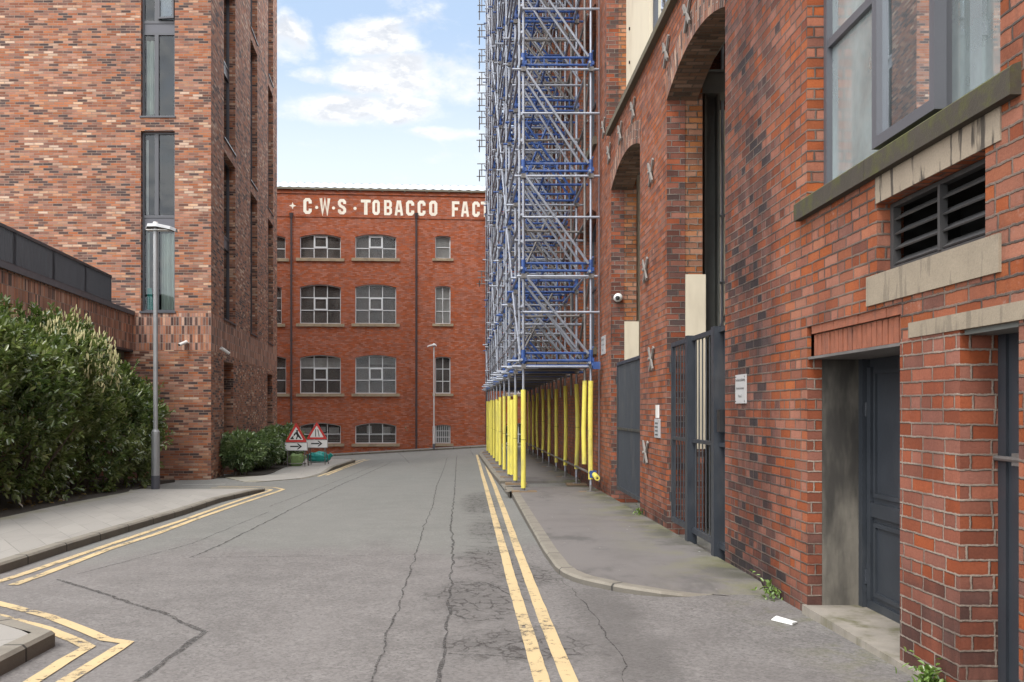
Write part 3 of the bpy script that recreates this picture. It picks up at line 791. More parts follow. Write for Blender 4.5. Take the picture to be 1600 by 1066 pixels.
m = MB().wall(RF, -5, 43.2, -2.3, 19.5, ops)
m.wall(Fr((XW, -5, CAMZ), (1, 0, 0), (0, -1, 0)), 0, 12, -2.3, 19.5, [])
m.wall(Fr((XW, 43.2, CAMZ), (1, 0, 0), (0, 1, 0)), 0, 12, -2.3, 19.5, [])
m.build('wall', 'brick_old', wh)
MB().box(2.45, 14.4, 16.6, 43.1, 20.6, 20.95).box(2.45, 14.4, -4.9, 8.0, 20.6, 20.95).build('roof', 'roof_sheet', wh)
MB().box(14.0, 14.3, -5, 8, -1, 20.5).box(14.0, 14.3, 16.6, 43, -1, 20.5).build('rear_wall', 'brick_back', wh)
# doorway jamb brick return: 10 cm of brick then a rendered concrete cheek
MB().fbox(RF, 6.496, 6.72, -1.75, .379, .003, .106).build('door_jamb', 'brick_pier', wh)
MB().fbox(RF, 6.492, 6.72, -1.75, .379, .108, .46).build('concrete_cheek', 'concrete_jamb', wh)
# pier between the two doors (own lighter brick), standing 3 mm proud
MB().fbox(RF, 4.446, 5.074, -1.52, .396, -.003, .205).build('brick_pier', 'brick_pier', wh)
MB().fbox(RF, 4.46, 5.06, -1.52, .398, .207, .46).build('brick_pier', 'brick_dark', wh)
# soldier lintel
mb = MB()
n = 19; uu = 5.0
for i in range(n):
    a = 5.072+(6.44-5.072)*i/n; b = 5.072+(6.44-5.072)*(i+1)/n
    j = random.uniform(-.003, .004); mb.fbox(RF, a+.006, b-.006, .385, .535, .028+j, .13)
mb.build('soldier_lintel', simple('brick_flat', (.25, .085, .046), .85, var=.5, nscale=16, bump=.4, dirt=(.10, .05, .04), dirt_amt=.6), wh)
mb = MB(); n = 7
for i in range(n):
    a = 5.072+(6.44-5.072)*i/n; b = 5.072+(6.44-5.072)*(i+1)/n; mb.fbox(RF, a+.004, b-.004, .542, .606, .010+random.uniform(-.002, .003), .1)
mb.build('header_course', 'brick_flat', wh)
MB().fbox(RF, 5.07, 6.44, .38, .60, .045, .2).build('lintel_mortar', 'stone_buff', wh)
MB().fbox(RF, 5.08, 6.49, .362, .380, .004, .46).build('steel_lintel', 'galvanised_dull', wh)
MB().fbox(RF, 3.6, 4.96, .395, .478, -.012, .2).build('stone_lintel', 'stone_buff', wh)
MB().fbox(RF, 3.6, 5.07, .37, .394, .02, .5).build('door_soffit', 'steel_dark', wh)
# near door with panels
mb = MB(); D = .40
mb.fbox(RF, 5.2, 6.42, -1.45, .36, D+.02, D+.06)
for (a, b, c, d) in ((5.28, 5.75, -.62, .28), (5.86, 6.33, -.62, .28), (5.28, 5.75, -1.32, -.8), (5.86, 6.33, -1.32, -.8)):
    mb.sweep_poly(RF, rect(a, b, c, d), rect(a+.03, b-.03, c+.03, d-.03), D+.004, D+.022)
mb.fbox(RF, 5.2, 6.42, -.76, -.66, D+.0, D+.02); mb.fbox(RF, 5.2, 6.42, -1.45, -1.36, D+.0, D+.02); mb.fbox(RF, 6.36, 6.418, -1.358, .3, D-.003, D+.019); mb.fbox(RF, 5.77, 5.84, -1.36, -.76, D, D+.02); mb.fbox(RF, 5.77, 5.84, -.66, .3, D, D+.02)
door = mb.build('door', 'door_paint', wh)
MB().fbox(RF, 6.43, 6.494, -1.47, .36, D-.03, D+.1).build('door_frame', 'door_paint', door)
for z in (-1.2, .0): MB().tube(RF.P(6.425, z-.05, D-.005), RF.P(6.425, z+.05, D-.005), .009).build('hinge', 'gate_paint', door)
MB().tube(RF.P(5.3, -.45, D-.01), RF.P(5.3, -.45, D-.06), .012).tube(RF.P(5.3, -.45, D-.06), RF.P(5.42, -.45, D-.06), .011).build('handle', 'black_metal', door)
# narrow steel cupboard door
mb = MB(); mb.fbox(RF, 3.9, 4.445, -1.46, .39, .20, .24); mb.fbox(RF, 4.38, 4.445, -1.46, .39, .185, .2)
d2 = mb.build('door', 'door_paint', wh)
MB().tube(RF.P(4.0, -.24, .17), RF.P(4.44, -.24, .17), .013).fbox(RF, 4.2, 4.3, -.27, -.21, .165, .2).build('bolt', 'galvanised_dull', d2)
for u_, v_ in ((4.29, .13), (4.21, .06)): MB().tube(RF.P(u_, v_, .199), RF.P(u_, v_, .193), .010).build('keyhole', 'black_metal', d2)
# threshold
mb = MB(); mb.fbox(RF, 4.6, 6.52, -1.75, -1.418, -.03, .5); mb.fbox(RF, 3.5, 4.62, -1.75, -1.40, -.01, .3); mb.build('threshold', 'threshold', wh)
# louvred vent
v = MB(); v.sweep_poly(RF, rect(4.24, 5.36, .815, 1.225), rect(4.28, 5.32, .85, 1.2), .075, .12); v.fbox(RF, 4.775, 4.80, .85, 1.2, .068, .11)
vent = v.build('vent', simple('vent_dark', (.045, .045, .046), .6, var=.3, dirt=(.12, .10, .08), dirt_amt=.5), wh)
mb = MB()
for i in range(4):
    z = .865+i*.088
    mb.prism(Fr((XW, 4.28, CAMZ), (-1, 0, 0), (0, -1, 0)), [(-.08, z), (-.085, z-.008), (-.15, z+.036), (-.145, z+.046)], 0, 1.04)
mb.build('louvre', 'vent_dark', vent)
room(wh, RF, 4.23, 5.37, .81, 1.23, .16, .5, 'vent_duct')
MB().fbox(RF, 4.1, 5.49, .63, .808, -.014, .13).build('stone_sill', 'stone_buff', wh)
MB().fbox(RF, 4.1, 5.38, 1.232, 1.388, -.008, .11).build('stone_lintel', 'stone_stained', wh)
mb = MB()
for a, b in ((3.95, 5.43), (5.436, 6.63)):
    q = [(-.052, 1.39), (-.052, 1.51), (-.04, 1.522), (.12, 1.585), (.12, 1.39)]
    mb.hexa([RF.P(b, z, d) for d, z in q], [RF.P(a, z, d) for d, z in q])
mb.build('stone_sill', 'stone_mossy', wh)
# big window
wn = window(wh, RF, 4.05, 6.5, 1.56, 4.3, .12, 'grey_frame', 'glass_frosted_sky', fw=.055, us=(5.5, 4.86), vs=((2.63, 5.42, 6.44),), bar=.06, th=.07)
# the opening casement stands a little proud, hung at its head
mb = MB(); oc = rect(4.767, 5.52, 1.60, 3.0); ic = rect(4.822, 5.455, 1.665, 2.94)
cf = Fr((XW, 0, CAMZ), (0, 1, 0), (-1, 0, 0)); mb.sweep_poly(cf, oc, ic, .035, .10)
cw = mb.build('casement', 'grey_frame', wn)
mbp = MB(); mbp.face([RF.P(u, v, .07) for u, v in ic]); mbp.build('pane', 'glass_casement', wn)
room(wh, RF, 4.05, 6.5, 1.54, 4.3, .2, 2.6, 'room', 'cream_render')
drape(RF, 5.5, 6.3, 1.6, 2.5, .5, .05).build('curtain_or_reflection', 'cloth_white', wh)
MB().prism(RF, [(5.33, 1.6), (5.02, 1.6), (5.02, 2.05), (5.33, 2.3)], .6, .7).build('reflection_panel', 'reflection_teal', wh)  # added teal shape standing in for a reflection in the casement
MB().prism(RF, [(5.02, 1.6), (4.7, 1.6), (4.66, 2.4), (5.02, 2.3)], .45, .5).build('curtain_or_reflection', 'reflection_teal', wh)  # second teal reflection, built as a panel behind the pane
drape(RF, 4.98, 5.36, 2.2, 2.5, .42, .02).build('curtain_or_reflection', 'reflection_pink', wh)  # pink reflection in the glass, imitated by an added cloth shape
MB().prism(RF, [(4.72, 1.95), (4.78, 2.5), (4.62, 2.5)], .40, .43).build('curtain_or_reflection', 'reflection_yellow', wh)  # yellow reflection, imitated by an added thin wedge
# arch rings and reveals
for (a, b) in (A1, A2):
    lo = arc(a, b, SPR, RISE, 28); hi = arc(a, b, SPR, RISE, 28, .33); mb = MB(); acc = 0
    for i in range(28):
        l = (Vector(lo[i+1])-Vector(lo[i])).length
        mb.face([RF.P(*lo[i], -.004), RF.P(*hi[i], -.004), RF.P(*hi[i+1], -.004), RF.P(*lo[i+1], -.004)], [(0.005, acc), (.335, acc), (.335, acc+l), (.005, acc+l)])
        mb.face([RF.P(*hi[i], -.004), RF.P(*hi[i+1], -.004), RF.P(*hi[i+1], .01), RF.P(*hi[i], .01)])
        acc += l
    mb.build('arch_ring', 'brick_arch', wh)
    mb = MB()
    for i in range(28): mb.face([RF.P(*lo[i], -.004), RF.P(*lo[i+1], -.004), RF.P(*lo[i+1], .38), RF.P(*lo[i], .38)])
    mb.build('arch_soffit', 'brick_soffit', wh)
    MB().fbox(RF, b, b+.3, -1.75, SPR, .001, .23).fbox(RF, a-.3, a, -1.75, SPR, .001, .23).build('jamb', 'brick_dark', wh)
    MB().fbox(RF, b+.012, b+.3, 1.7 if a < 10 else 1.56, SPR+.3, .232, .45).build('inner_jamb', 'brick_orange', wh)
    MB().fbox(RF, b+.008, b+.3, -1.75, -.5 if a < 10 else .745, .233, .47).build('inner_jamb', 'brick_dark', wh)
    MB().fbox(RF, b+.004, b+.3, -.496 if a < 10 else .75, 1.698 if a < 10 else 1.558, .234, .49).build('rendered_jamb', 'cream_render', wh)
MB().fbox(RF, 11.6, 13.0, -1.75, 4.8, .24, .5).build('pier_core', 'brick_back', wh)
MB().fbox(RF, 8.2, 8.6, -1.75, 4.8, .24, .5).build('pier_core', 'brick_back', wh)
MB().fbox(RF, 16.15, 16.6, -1.75, 5.4, .52, 6).build('cross_wall', 'cream_render', wh)
MB().fbox(RF, 7.8, 8.15, -1.75, 4.8, .45, 6).build('cross_wall', 'brick_back', wh)
# string course and the recessed upper wall over the gateways
MB().fbox(RF, 7.5, 15.92, 4.862, 4.952, -.085, .3).build('string_course', 'stone_ledge', wh)
MB().fbox(RF, 16.4, 16.62, 4.952, 19.4, -.002, .22).build('jamb', 'brick_dark', wh)
MB().fbox(RF, 16.4, 16.7, 4.952, 19.4, .222, .36).build('inner_jamb', 'brick_orange', wh)
m = MB().wall(Fr((XW+.36, 0, CAMZ), (0, 1, 0), (-1, 0, 0)), 8.2, 16.4, 4.95, 9.2, [(rect(12.2, 14.25, 4.98, 9.0), .15)]); m.build('rendered_wall', 'cream_render', wh)
window(wh, RF, 12.2, 14.25, 4.98, 9.0, .42, 'dark_frame', 'glass_dim', us=(13.2,), vs=(6.6,), fw=.07)
room(wh, RF, 12.2, 14.25, 4.98, 9.0, .5, .9)
for z in (5.6, 6.2, 6.8, 7.4): MB().tube(RF.P(16.0, z, .36), RF.P(16.0, z, .34), .03).build('fixing', 'black_metal', wh)
# steel frame standing in the first gateway and the yard behind
mb = MB()
mb.box(3.04, 3.07, 11.85, 12.15, -.3, 5.9).box(3.21, 3.24, 11.85, 12.15, -.3, 5.9).box(3.07, 3.21, 11.99, 12.01, -.3, 5.9)
mb.build('steel_column', 'steel_dark', wh)
MB().box(2.95, 4.2, 11.83, 11.87, 5.7, 5.95).box(2.95, 4.2, 11.8, 12.1, 5.95, 5.98).box(2.95, 4.2, 11.8, 12.1, 5.67, 5.70).build('steel_beam', 'steel_dark', wh)
MB().box(2.82, 2.97, 8.2, 11.8, 5.85, 6.12).box(2.82, 3.02, 13.0, 16.1, 5.72, 6.2).build('steel_beam', 'steel_dark', wh)
yard = thing('courtyard_building', 'cream rendered yard building seen through the arched gateways', 'building', (5, 14, 0))
YF = Fr((5.6, 0, CAMZ), (0, 1, 0), (-1, 0, 0))
MB().wall(YF, 8.2, 16.15, -2, 7.2, [(rect(13.3, 14.6, 2.6, 4.6), .15), (rect(15.3, 15.9, 3.3, 6.9), .15)]).build('wall', 'cream_render', yard)
window(yard, YF, 13.3, 14.6, 2.6, 4.6, .1, 'dark_frame', 'glass_dim', us=(13.95,)); window(yard, YF, 15.3, 15.9, 3.3, 6.9, .1, 'dark_frame', 'glass_dim', vs=(5,))
MB().fbox(YF, 8.2, 16.1, -2, -.85, -.25, -.004).build('plinth', 'brick_back', yard)
mb = MB()
for z in (2.0, 3.4, 4.4): mb.tube((3.3, 13.4, z), (4.6, 13.4, z), .024)
mb.tube((3.7, 13.4, -.2), (3.7, 13.4, 7), .024); mb.tube((3.3, 13.4, 2.0), (4.5, 13.4, 4.4), .024); mb.tube((3.2, 12.7, 2.2), (4.0, 12.7, 3.2), .024)
tag(mb.build('scaffold_tubes', 'galvanised'), 'few silver scaffold tubes in the yard behind the first gateway', 'scaffold')
# windows of the bays behind the scaffold
for b0, b1 in bays:
    for f0, f1 in flo:
        w3 = (b1-b0)/3
        window(wh, RF, b0, b1, f0, f1, .28, 'dark_frame', 'glass_dim', rise=.28, us=(b0+w3, b0+2*w3), vs=((f0+f1)/2,), fw=.07, bar=.05, sill=(.12, .16, .07, 'stone_ledge'))
room(wh, RF, 17, 43, 1.0, 17, .9, 1.0, 'interior_lining')
# iron tie plates
def tie(px, py):
    y = F*XW/(px-CX); z = (CY-py)*y/F; mb = MB(); L, wd = .205, .024
    for s in (1, -1):
        a = R(43)*s; ux, uz = math.sin(a), math.cos(a)
        q = [(y+ux*L*i-uz*wd*j*s, z+uz*L*i+ux*wd*j*s) for i, j in ((-1, -1), (-1, 1), (1, 1), (1, -1))]
        mb.prism(RF, q, -.035-(.012 if s > 0 else 0), -.012-(.012 if s > 0 else 0))
    mb.tube(RF.P(y, z, 0), RF.P(y, z, -.07), .02)
    return mb.build('tie_plate', 'tie_iron', wh)
for p in ((1043.6, 81), (1077, 22), (991.5, 172), (971, 208), (953.5, 240), (945, 200), (1019.6, 270), (1011, 422), (1020.4, 561), (1011.5, 707)): tie(*p)
MB().tube(RF.P(17.3, -1.4, -.012), RF.P(17.3, 12, -.012), .014, 6).build('conduit', 'conduit', wh)
MB().tube(RF.P(15.80, 1.70, -.01), RF.P(15.78, 1.15, -.01), .006, 5).build('cable', 'black_metal', wh)

# gates
def gate(name, label, u0, u1, v0, v1, posts, n, mid, br=.0075):
    t = thing(name, label, 'gate', (XW, (u0+u1)/2, CAMZ+v0)); d = .02
    fr = MB(); fr.fbox(RF, u0, u1, v1-.05, v1, d, d+.05); fr.fbox(RF, u0, u1, v0, v0+.06, d, d+.05); fr.fbox(RF, u0, u1, mid-.02, mid+.02, d+.002, d+.048)
    fr.fbox(RF, u0, u0+.05, v0+.06, v1-.05, d, d+.05); fr.fbox(RF, u1-.05, u1, v0+.06, v1-.05, d, d+.05)
    fr.build('gate_frame', 'gate_paint', t)
    bars = MB()
    for i in range(n):
        u = u0+.05+(u1-u0-.1)*(i+.5)/n
        if any(abs(u-p) < .09 for p in posts): continue
        bars.tube(RF.P(u, v0+.06, d+.025), RF.P(u, v1-.05, d+.025), br, 6)
    bars.build('bars', 'gate_paint', t)
    for p in posts:
        MB().fbox(RF, p-.055, p+.055, v0-.13, v1+.01, -.03, .08).build('post', 'gate_paint', t)
    for z in (v0+.3, v1-.3): MB().tube(RF.P(u1+.01, z-.06, d), RF.P(u1+.01, z+.06, d), .02).build('hinge', 'black_metal', t)
    return t
g2 = gate('metal_gate', 'wide dark grey barred metal gate with two thick posts in the nearest arched gateway', 8.66, 11.1, -1.38, .82, (10.1, 8.98), 16, -.35)
MB().fbox(RF, 8.75, 8.85, -.22, .0, -.02, .1).build('lock', 'black_metal', g2)
gate('metal_gate', 'narrower dark grey barred metal gate in the farther arch, next to the scaffold', 13.12, 15.35, -1.36, .80, (), 20, -.32, .011)

# wall signs, intercom, cameras
def text(body, size, fr, u, v, d, parent, mat='sign_black', flip=True):
    cu = bpy.data.curves.new('lettering', 'FONT'); cu.body = body; cu.size = size; cu.align_x = 'CENTER'; cu.align_y = 'CENTER'
    o = bpy.data.objects.new('lettering', cu); COL.objects.link(o)
    bpy.context.view_layer.update()
    me = bpy.data.meshes.new_from_object(o); bpy.data.objects.remove(o)
    right = -fr.U if flip else fr.U
    M = Matrix((right, Vector((0, 0, 1)), fr.N)).transposed().to_4x4(); M.translation = fr.P(u, v, d)
    me.transform(M); me.materials.clear(); me.materials.append(MATS[mat])
    t = bpy.data.objects.new('lettering', me); COL.objects.link(t); t.parent = parent; return t
def plaque(label, u, v, hw, hh, s):
    mb = MB(); mb.fbox(RF, u-hw, u+hw, v-hh, v+hh, -.018, -.003)
    o = tag(mb.build('wall_sign', 'plaque'), label, 'sign', 'pale plaques on the warehouse wall')
    for i, (tx, k) in enumerate((('The Balance Building', .62), ('Service Entrance', .05), ('Phase 2', -.5))):
        text(tx, s, RF, u, v+hh*k, -.0195, o)
    for a in (-1, 1):
        for b in (-1, 1): MB().tube(RF.P(u+a*(hw-.02), v+b*(hh-.02), -.018), RF.P(u+a*(hw-.02), v+b*(hh-.02), -.021), .006, 6).build('screw', 'black_metal', o)
plaque('pale plaque with three lines of lettering on the sooty wall right of the wide gate', 8.08, .185, .15, .13, .034)
plaque('pale plaque with faint lettering on the brick beside the scaffold end', 16.75, 1.2, .24, .17, .05)
t = thing('intercom', 'grey steel intercom with white keypad plate on the pier between the gates', 'intercom', (XW, 11.75, 1.4))
MB().fbox(RF, 11.62, 11.88, -.37, -.12, -.03, -.002).build('speaker_panel', 'steel_bare', t)
MB().fbox(RF, 11.70, 11.83, -.11, .06, -.025, -.002).build('keypad', 'white_plastic', t)
for i in range(3):
    for j in range(4): MB().fbox(RF, 11.67+i*.06, 11.70+i*.06, -.34+j*.05, -.32+j*.05, -.034, -.0295).build('button', 'black_metal', t)
def dome(label, loc):
    t = thing('security_camera', label, 'camera', loc)
    MB().lathe([(.0, 0), (.075, 0), (.075, .03), (.06, .04), (.06, .06)], axis='y').build('mount', 'white_plastic', t, local=True)
    mb = MB(); prof = [(.075*math.cos(a), -.075*math.sin(a)) for a in [R(x) for x in range(-60, 91, 10)]]
    mb.lathe(prof, (0, -.03, 0), 'y').build('housing', 'white_plastic', t, local=True)
    MB().lathe([(.0, -.02), (.03, -.015), (.042, .02)], (-.02, -.105, -.015), 'y').build('lens', 'black_metal', t, local=True)
    return t
dome('white ball shaped security camera on the brick reveal of the farther gateway', (2.52, 15.78, 1.5+1.97))
def bullet(label, loc, d):
    t = thing('security_camera', label, 'camera', loc); d = Vector(d).normalized()
    MB().tube((0, 0, 0), d*.14+Vector((0, 0, .02)), .02).build('bracket', 'white_plastic', t, local=True)
    MB().tube(d*.06+Vector((0, 0, .03)), d*.34+Vector((0, 0, -.05)), .045, 12).build('housing', 'white_plastic', t, local=True)
    MB().tube(d*.335+Vector((0, 0, -.045)), d*.35+Vector((0, 0, -.055)), .034, 12).build('lens', 'black_metal', t, local=True)
    return t
bullet('white camera hanging inside the nearest gateway below the steel beam', (3.15, 10.9, 5.2), (-.3, -1, -.1))

# ------------------------------------------------------------------ left: apartment block
ap = thing('apartment_block', 'tall modern apartment block in mottled multicoloured brick on the left', 'building', (-12, 25, -.5))
LF = Fr((0, 25, CAMZ), (1, 0, 0), (0, -1, 0)); XC = -7.36
sd = Vector((-.0903, .9959, 0)); LS = Fr((XC, 25, CAMZ), sd, Vector((.9959, .0903, 0)))
def sp(px):  # distance along the side face of what the photo shows at px
    k = (CX-px)/F; y = 5.0925/(k-.0907); return (y-25)/.9959
units = [(2.71, 7.77), (8.16, 13.22), (13.6, 18.7), (19.1, 21.2)]
fu0, fu1 = -9.32, -8.375
sw = [(1.9, 3.85), (6.9, 8.5), (11.4, 12.9)]
fo = [(rect(fu0, fu1, a, b), .14) for a, b in units]; so_ = [(rect(a, b, c, d), .24) for a, b in sw for c, d in units]
m = MB().wall(LF, -42, XC, 2.69, 22.5, fo); m.wall(LS, 0, 14.2, 2.69, 22.5, so_)
m.wall(Fr(LS.P(14.2, -1.5)+Vector((0, 0, 1.5)), (-1, .0, 0), (0, 1, 0)), 0, 30, -4.0, 22.5, []); m.build('wall', 'brick_mixed', ap)
doors = [(1.9, 3.5, -3, 1.45), (11.2, 12.7, -3, 1.45)]
dop = [(rect(*q), .4) for q in doors]
m = MB().wall(LF, -42, XC, -3.2, 1.66, []); m.wall(LS, 0, 14.2, -3.2, 1.66, dop); m.build('base_wall', 'brick_mixed', ap)
m = MB().wall(LF, -42, XC+.004, 1.66, 2.69, []); m.wall(LS, -.0, 14.2, 1.66, 2.69, []); m.build('soldier_band', 'brick_soldier', ap)
MB().box(-42, -8.7, 25.3, 38.5, 23.6, 23.9).build('roof', 'gutter', ap)
def flat_window(fr, a, b, c, d, dep, idx, side):
    mid = (c+d)/2
    f = MB(); fw = .055; th = .07
    f.sweep_poly(fr, rect(a, b, c+.03, d), rect(a+fw, b-fw, c+.03+fw, d-fw), dep, dep+th)
    f.fbox(fr, a+fw, b-fw, mid-.19, mid-.13, dep+.004, dep+th-.004); f.fbox(fr, a+fw, b-fw, mid+.13, mid+.21, dep+.004, dep+th-.004)
    um = a+(b-a)*.42
    for v0, v1 in ((c+.03+fw, mid-.19), (mid+.21, d-fw)): f.fbox(fr, um-.055, um+.055, v0, v1, dep+.002, dep+th-.002)
    win = f.build('window', 'dark_frame', ap)
    MB().fbox(fr, a+fw, b-fw, mid-.13, mid+.13, dep+.02, dep+.05).build('spandrel', 'panel_grey', win)
    p = MB()
    for v0, v1 in ((c+.03+fw, mid-.19), (mid+.21, d-fw)): p.face([fr.P(u, v, dep+.045) for u, v in rect(a+fw, b-fw, v0, v1)])
    p.build('pane', 'glass_clear', win)
    MB().fbox(fr, a-.03, b+.03, c-.02, c+.028, -.035, dep+.06).build('sill', 'dark_frame', win)
    room(ap, fr, a, b, c, d, dep+.075, dep+1.5, 'room', 'dark_void')
    return win
for i, (c, d) in enumerate(units): flat_window(LF, fu0, fu1, c, d, .12, i, False)
for a, b in sw:
    for c, d in units: flat_window(LS, a, b, c, d, .19, 0, True)
drape(LF, -8.86, -8.43, 2.8, 4.98, .32, .03).build('curtain_or_reflection', 'curtain_or_reflection', ap)
drape(LF, -9.27, -9.19, 2.8, 4.98, .32, .02, 8).build('curtain_or_reflection', 'curtain_or_reflection', ap)
drape(LF, -9.25, -9.02, 8.3, 10.4, .30, .03).build('curtain_or_reflection', 'curtain_or_reflection', ap)
drape(LF, -9.28, -9.21, 5.5, 7.6, .30, .02, 8).build('curtain_or_reflection', 'cloth_white', ap)
MB().prism(LF, [(-9.23, 2.78), (-9.05, 2.78), (-9.12, 3.42), (-9.24, 3.42)], .26, .29).build('book_stack', 'bag_teal', ap)
# open casement, hinged out at the top right of the second window
hf2 = Fr(LF.P(-8.86, 0, .11), Vector((1, -.12, 0)), Vector((-.12, -1, 0)))
mb = MB(); mb.sweep_poly(hf2, rect(0, .46, 10.93, 12.9), rect(.05, .41, 10.98, 12.85), -.05, 0); oc_ = mb.build('casement', 'dark_frame', ap)
MB().face([hf2.P(u, v, -.02) for u, v in rect(.05, .41, 10.98, 12.85)]).build('pane', 'glass_casement', oc_)
# service doors on the side face
for i, q in enumerate(doors):
    top = .72 if i == 0 else .1
    mb = MB(); mb.fbox(LS, q[0], q[1], top, 1.45, .385, .45); mb.build('door_head', 'brick_mixed', ap)
    d_ = MB(); d_.fbox(LS, q[0], q[1], -2.6, top, .36, .40); dd = d_.build('door', 'railing_black', ap)
    mb = MB()
    for k in range(24):
        z = -2.2+k*.115
        if z+.1 > top: break
        mb.prism(LS, [(q[0]+.1, z), (q[1]-.1, z), (q[1]-.1, z+.05), (q[0]+.1, z+.05)], .325, .358)
    mb.build('louvre', 'railing_black', dd)
    wl = thing('wall_light', ['white bulkhead light over the nearer louvred service door', 'white bulkhead light over the farther service door'][i], 'light', LS.P(q[0]+.85, 1.0 if i == 0 else .72, .38))
    mb = MB(); mb.tube((0, 0, 0), Vector(LS.N)*.05, .08, 14).build('backplate', 'sign_back', wl, local=True)
    MB().tube(Vector(LS.N)*.05, Vector(LS.N)*.11, .075, 14, .05).build('diffuser', 'white_plastic', wl, local=True)
bullet('white security camera under the soldier course on the apartment front', LF.P(-8.0, 1.86, 0), (-.5, -1, -.1))
bullet('white security camera pointing along the apartment side wall', LS.P(1.2, 1.78, 0), (.75, .9, -.25))
# raised terrace with soldier course face, metal coping and balustrade, over an undercroft
AF = Fr((-9.53, 25, CAMZ), Vector((.0903, -.9959, 0)), Vector((.9959, .0903, 0)))
te = MB().fbox(AF, 0, 18, 1.66, 2.62, 0, .3).build('terrace_wall', 'brick_soldier', ap)
MB().fbox(AF, .0, 18, 2.62, 2.74, -.04, .5).build('coping', 'panel_grey', ap)
MB().fbox(AF, 0, 18, 1.4, 1.655, .25, 12).build('terrace_slab', 'gutter', ap)
MB().fbox(AF, 0, 18, 2.55, 2.60, .3, 12).build('terrace_floor', 'paving', ap)
MB().fbox(AF, 0, 18, -3, 1.4, 1.6, 1.8).build('undercroft_wall', 'brick_mixed', ap)
MB().fbox(AF, -.02, 18, 1.60, 1.655, .0, .25).build('soffit_trim', 'railing_black', ap)
rl = MB(); u = 1.76
rl.fbox(AF, 1.74, 18, 3.42, 3.48, .05, .11); rl.fbox(AF, 1.74, 18, 2.76, 2.80, .06, .10)
for k in range(int((18-1.76)/.072)):
    uu = 1.76+k*.072; rl.fbox(AF, uu, uu+.012, 2.8, 3.42, .055, .105)
for k in range(9): rl.fbox(AF, 1.74+2.0*k, 1.80+2.0*k, 2.74, 3.44, .112, .17)
rl.fbox(Fr(AF.P(1.74, 0, .08), Vector((-1, 0, 0)), Vector((0, 1, 0))), 0, 6, 3.42, 3.48, 0, .05)
for k in range(80): rl.fbox(Fr(AF.P(1.74, 0, .08), Vector((-1, 0, 0)), Vector((0, 1, 0))), k*.075, k*.075+.012, 2.76, 3.42, 0, .05)
rl.build('balustrade', 'railing_black', ap)

# ------------------------------------------------------------------ far: factory across the end of the street
fa = thing('factory_building', 'long four storey red brick factory with painted white lettering across the end of the street', 'building', (-4, 50.6, -.7))
SL = .08; nrm = math.sqrt(1+SL*SL)
FF = Fr((0, 50.9, CAMZ), (1, SL, 0), (SL, -1, 0))
def fw_(px, py):
    Y = 50.9/(1-SL*(px-CX)/F); return ((px-CX)/F*Y*nrm, (CY-py)*Y/F)
rowsW = [(365.5, 404, 9), (444, 506, 9), (554.5, 615, 9), (661, 693, 9)]; cols = [(381, 446), (468.5, 532.5), (555, 619), (640+40, 704)]
far_cols = cols+[(790, 850), (875, 940), (294, 358), (207, 271)]
ops = []; wins = []
for ci_, (x0, x1) in enumerate(far_cols):
    for ri, (y0, y1, rr) in enumerate(rowsW):
        narrow = ci_ == 3
        if ci_ == 0 and ri < 3: x1b = (446, 440, 447)[ri]
        else: x1b = x1
        u0, vt = fw_(x0, y0); u1, vb = fw_(x1b, y1)
        u0 = fw_(x0, y0)[0]
        rise = .07 if narrow else .17
        if narrow: vt -= .1
        wins.append((u0, u1, vb, vt, rise, ci_, ri)); ops.append((arched(u0, u1, vb, vt-rise, rise, 10), .2))
m = MB().wall(FF, -34, 26, -4, 12.3, ops); m.build('wall', 'brick_factory', fa)
MB().fbox(FF, -34, 26, -4, 12.25, 11.6, 12).build('rear_wall', 'brick_factory', fa)
MB().fbox(FF, -34, 26, 10.78, 10.85, -.035, .0).fbox(FF, -34, 26, 12.08, 12.3, -.05, -.003).build('brick_band', 'brick_factory', fa)
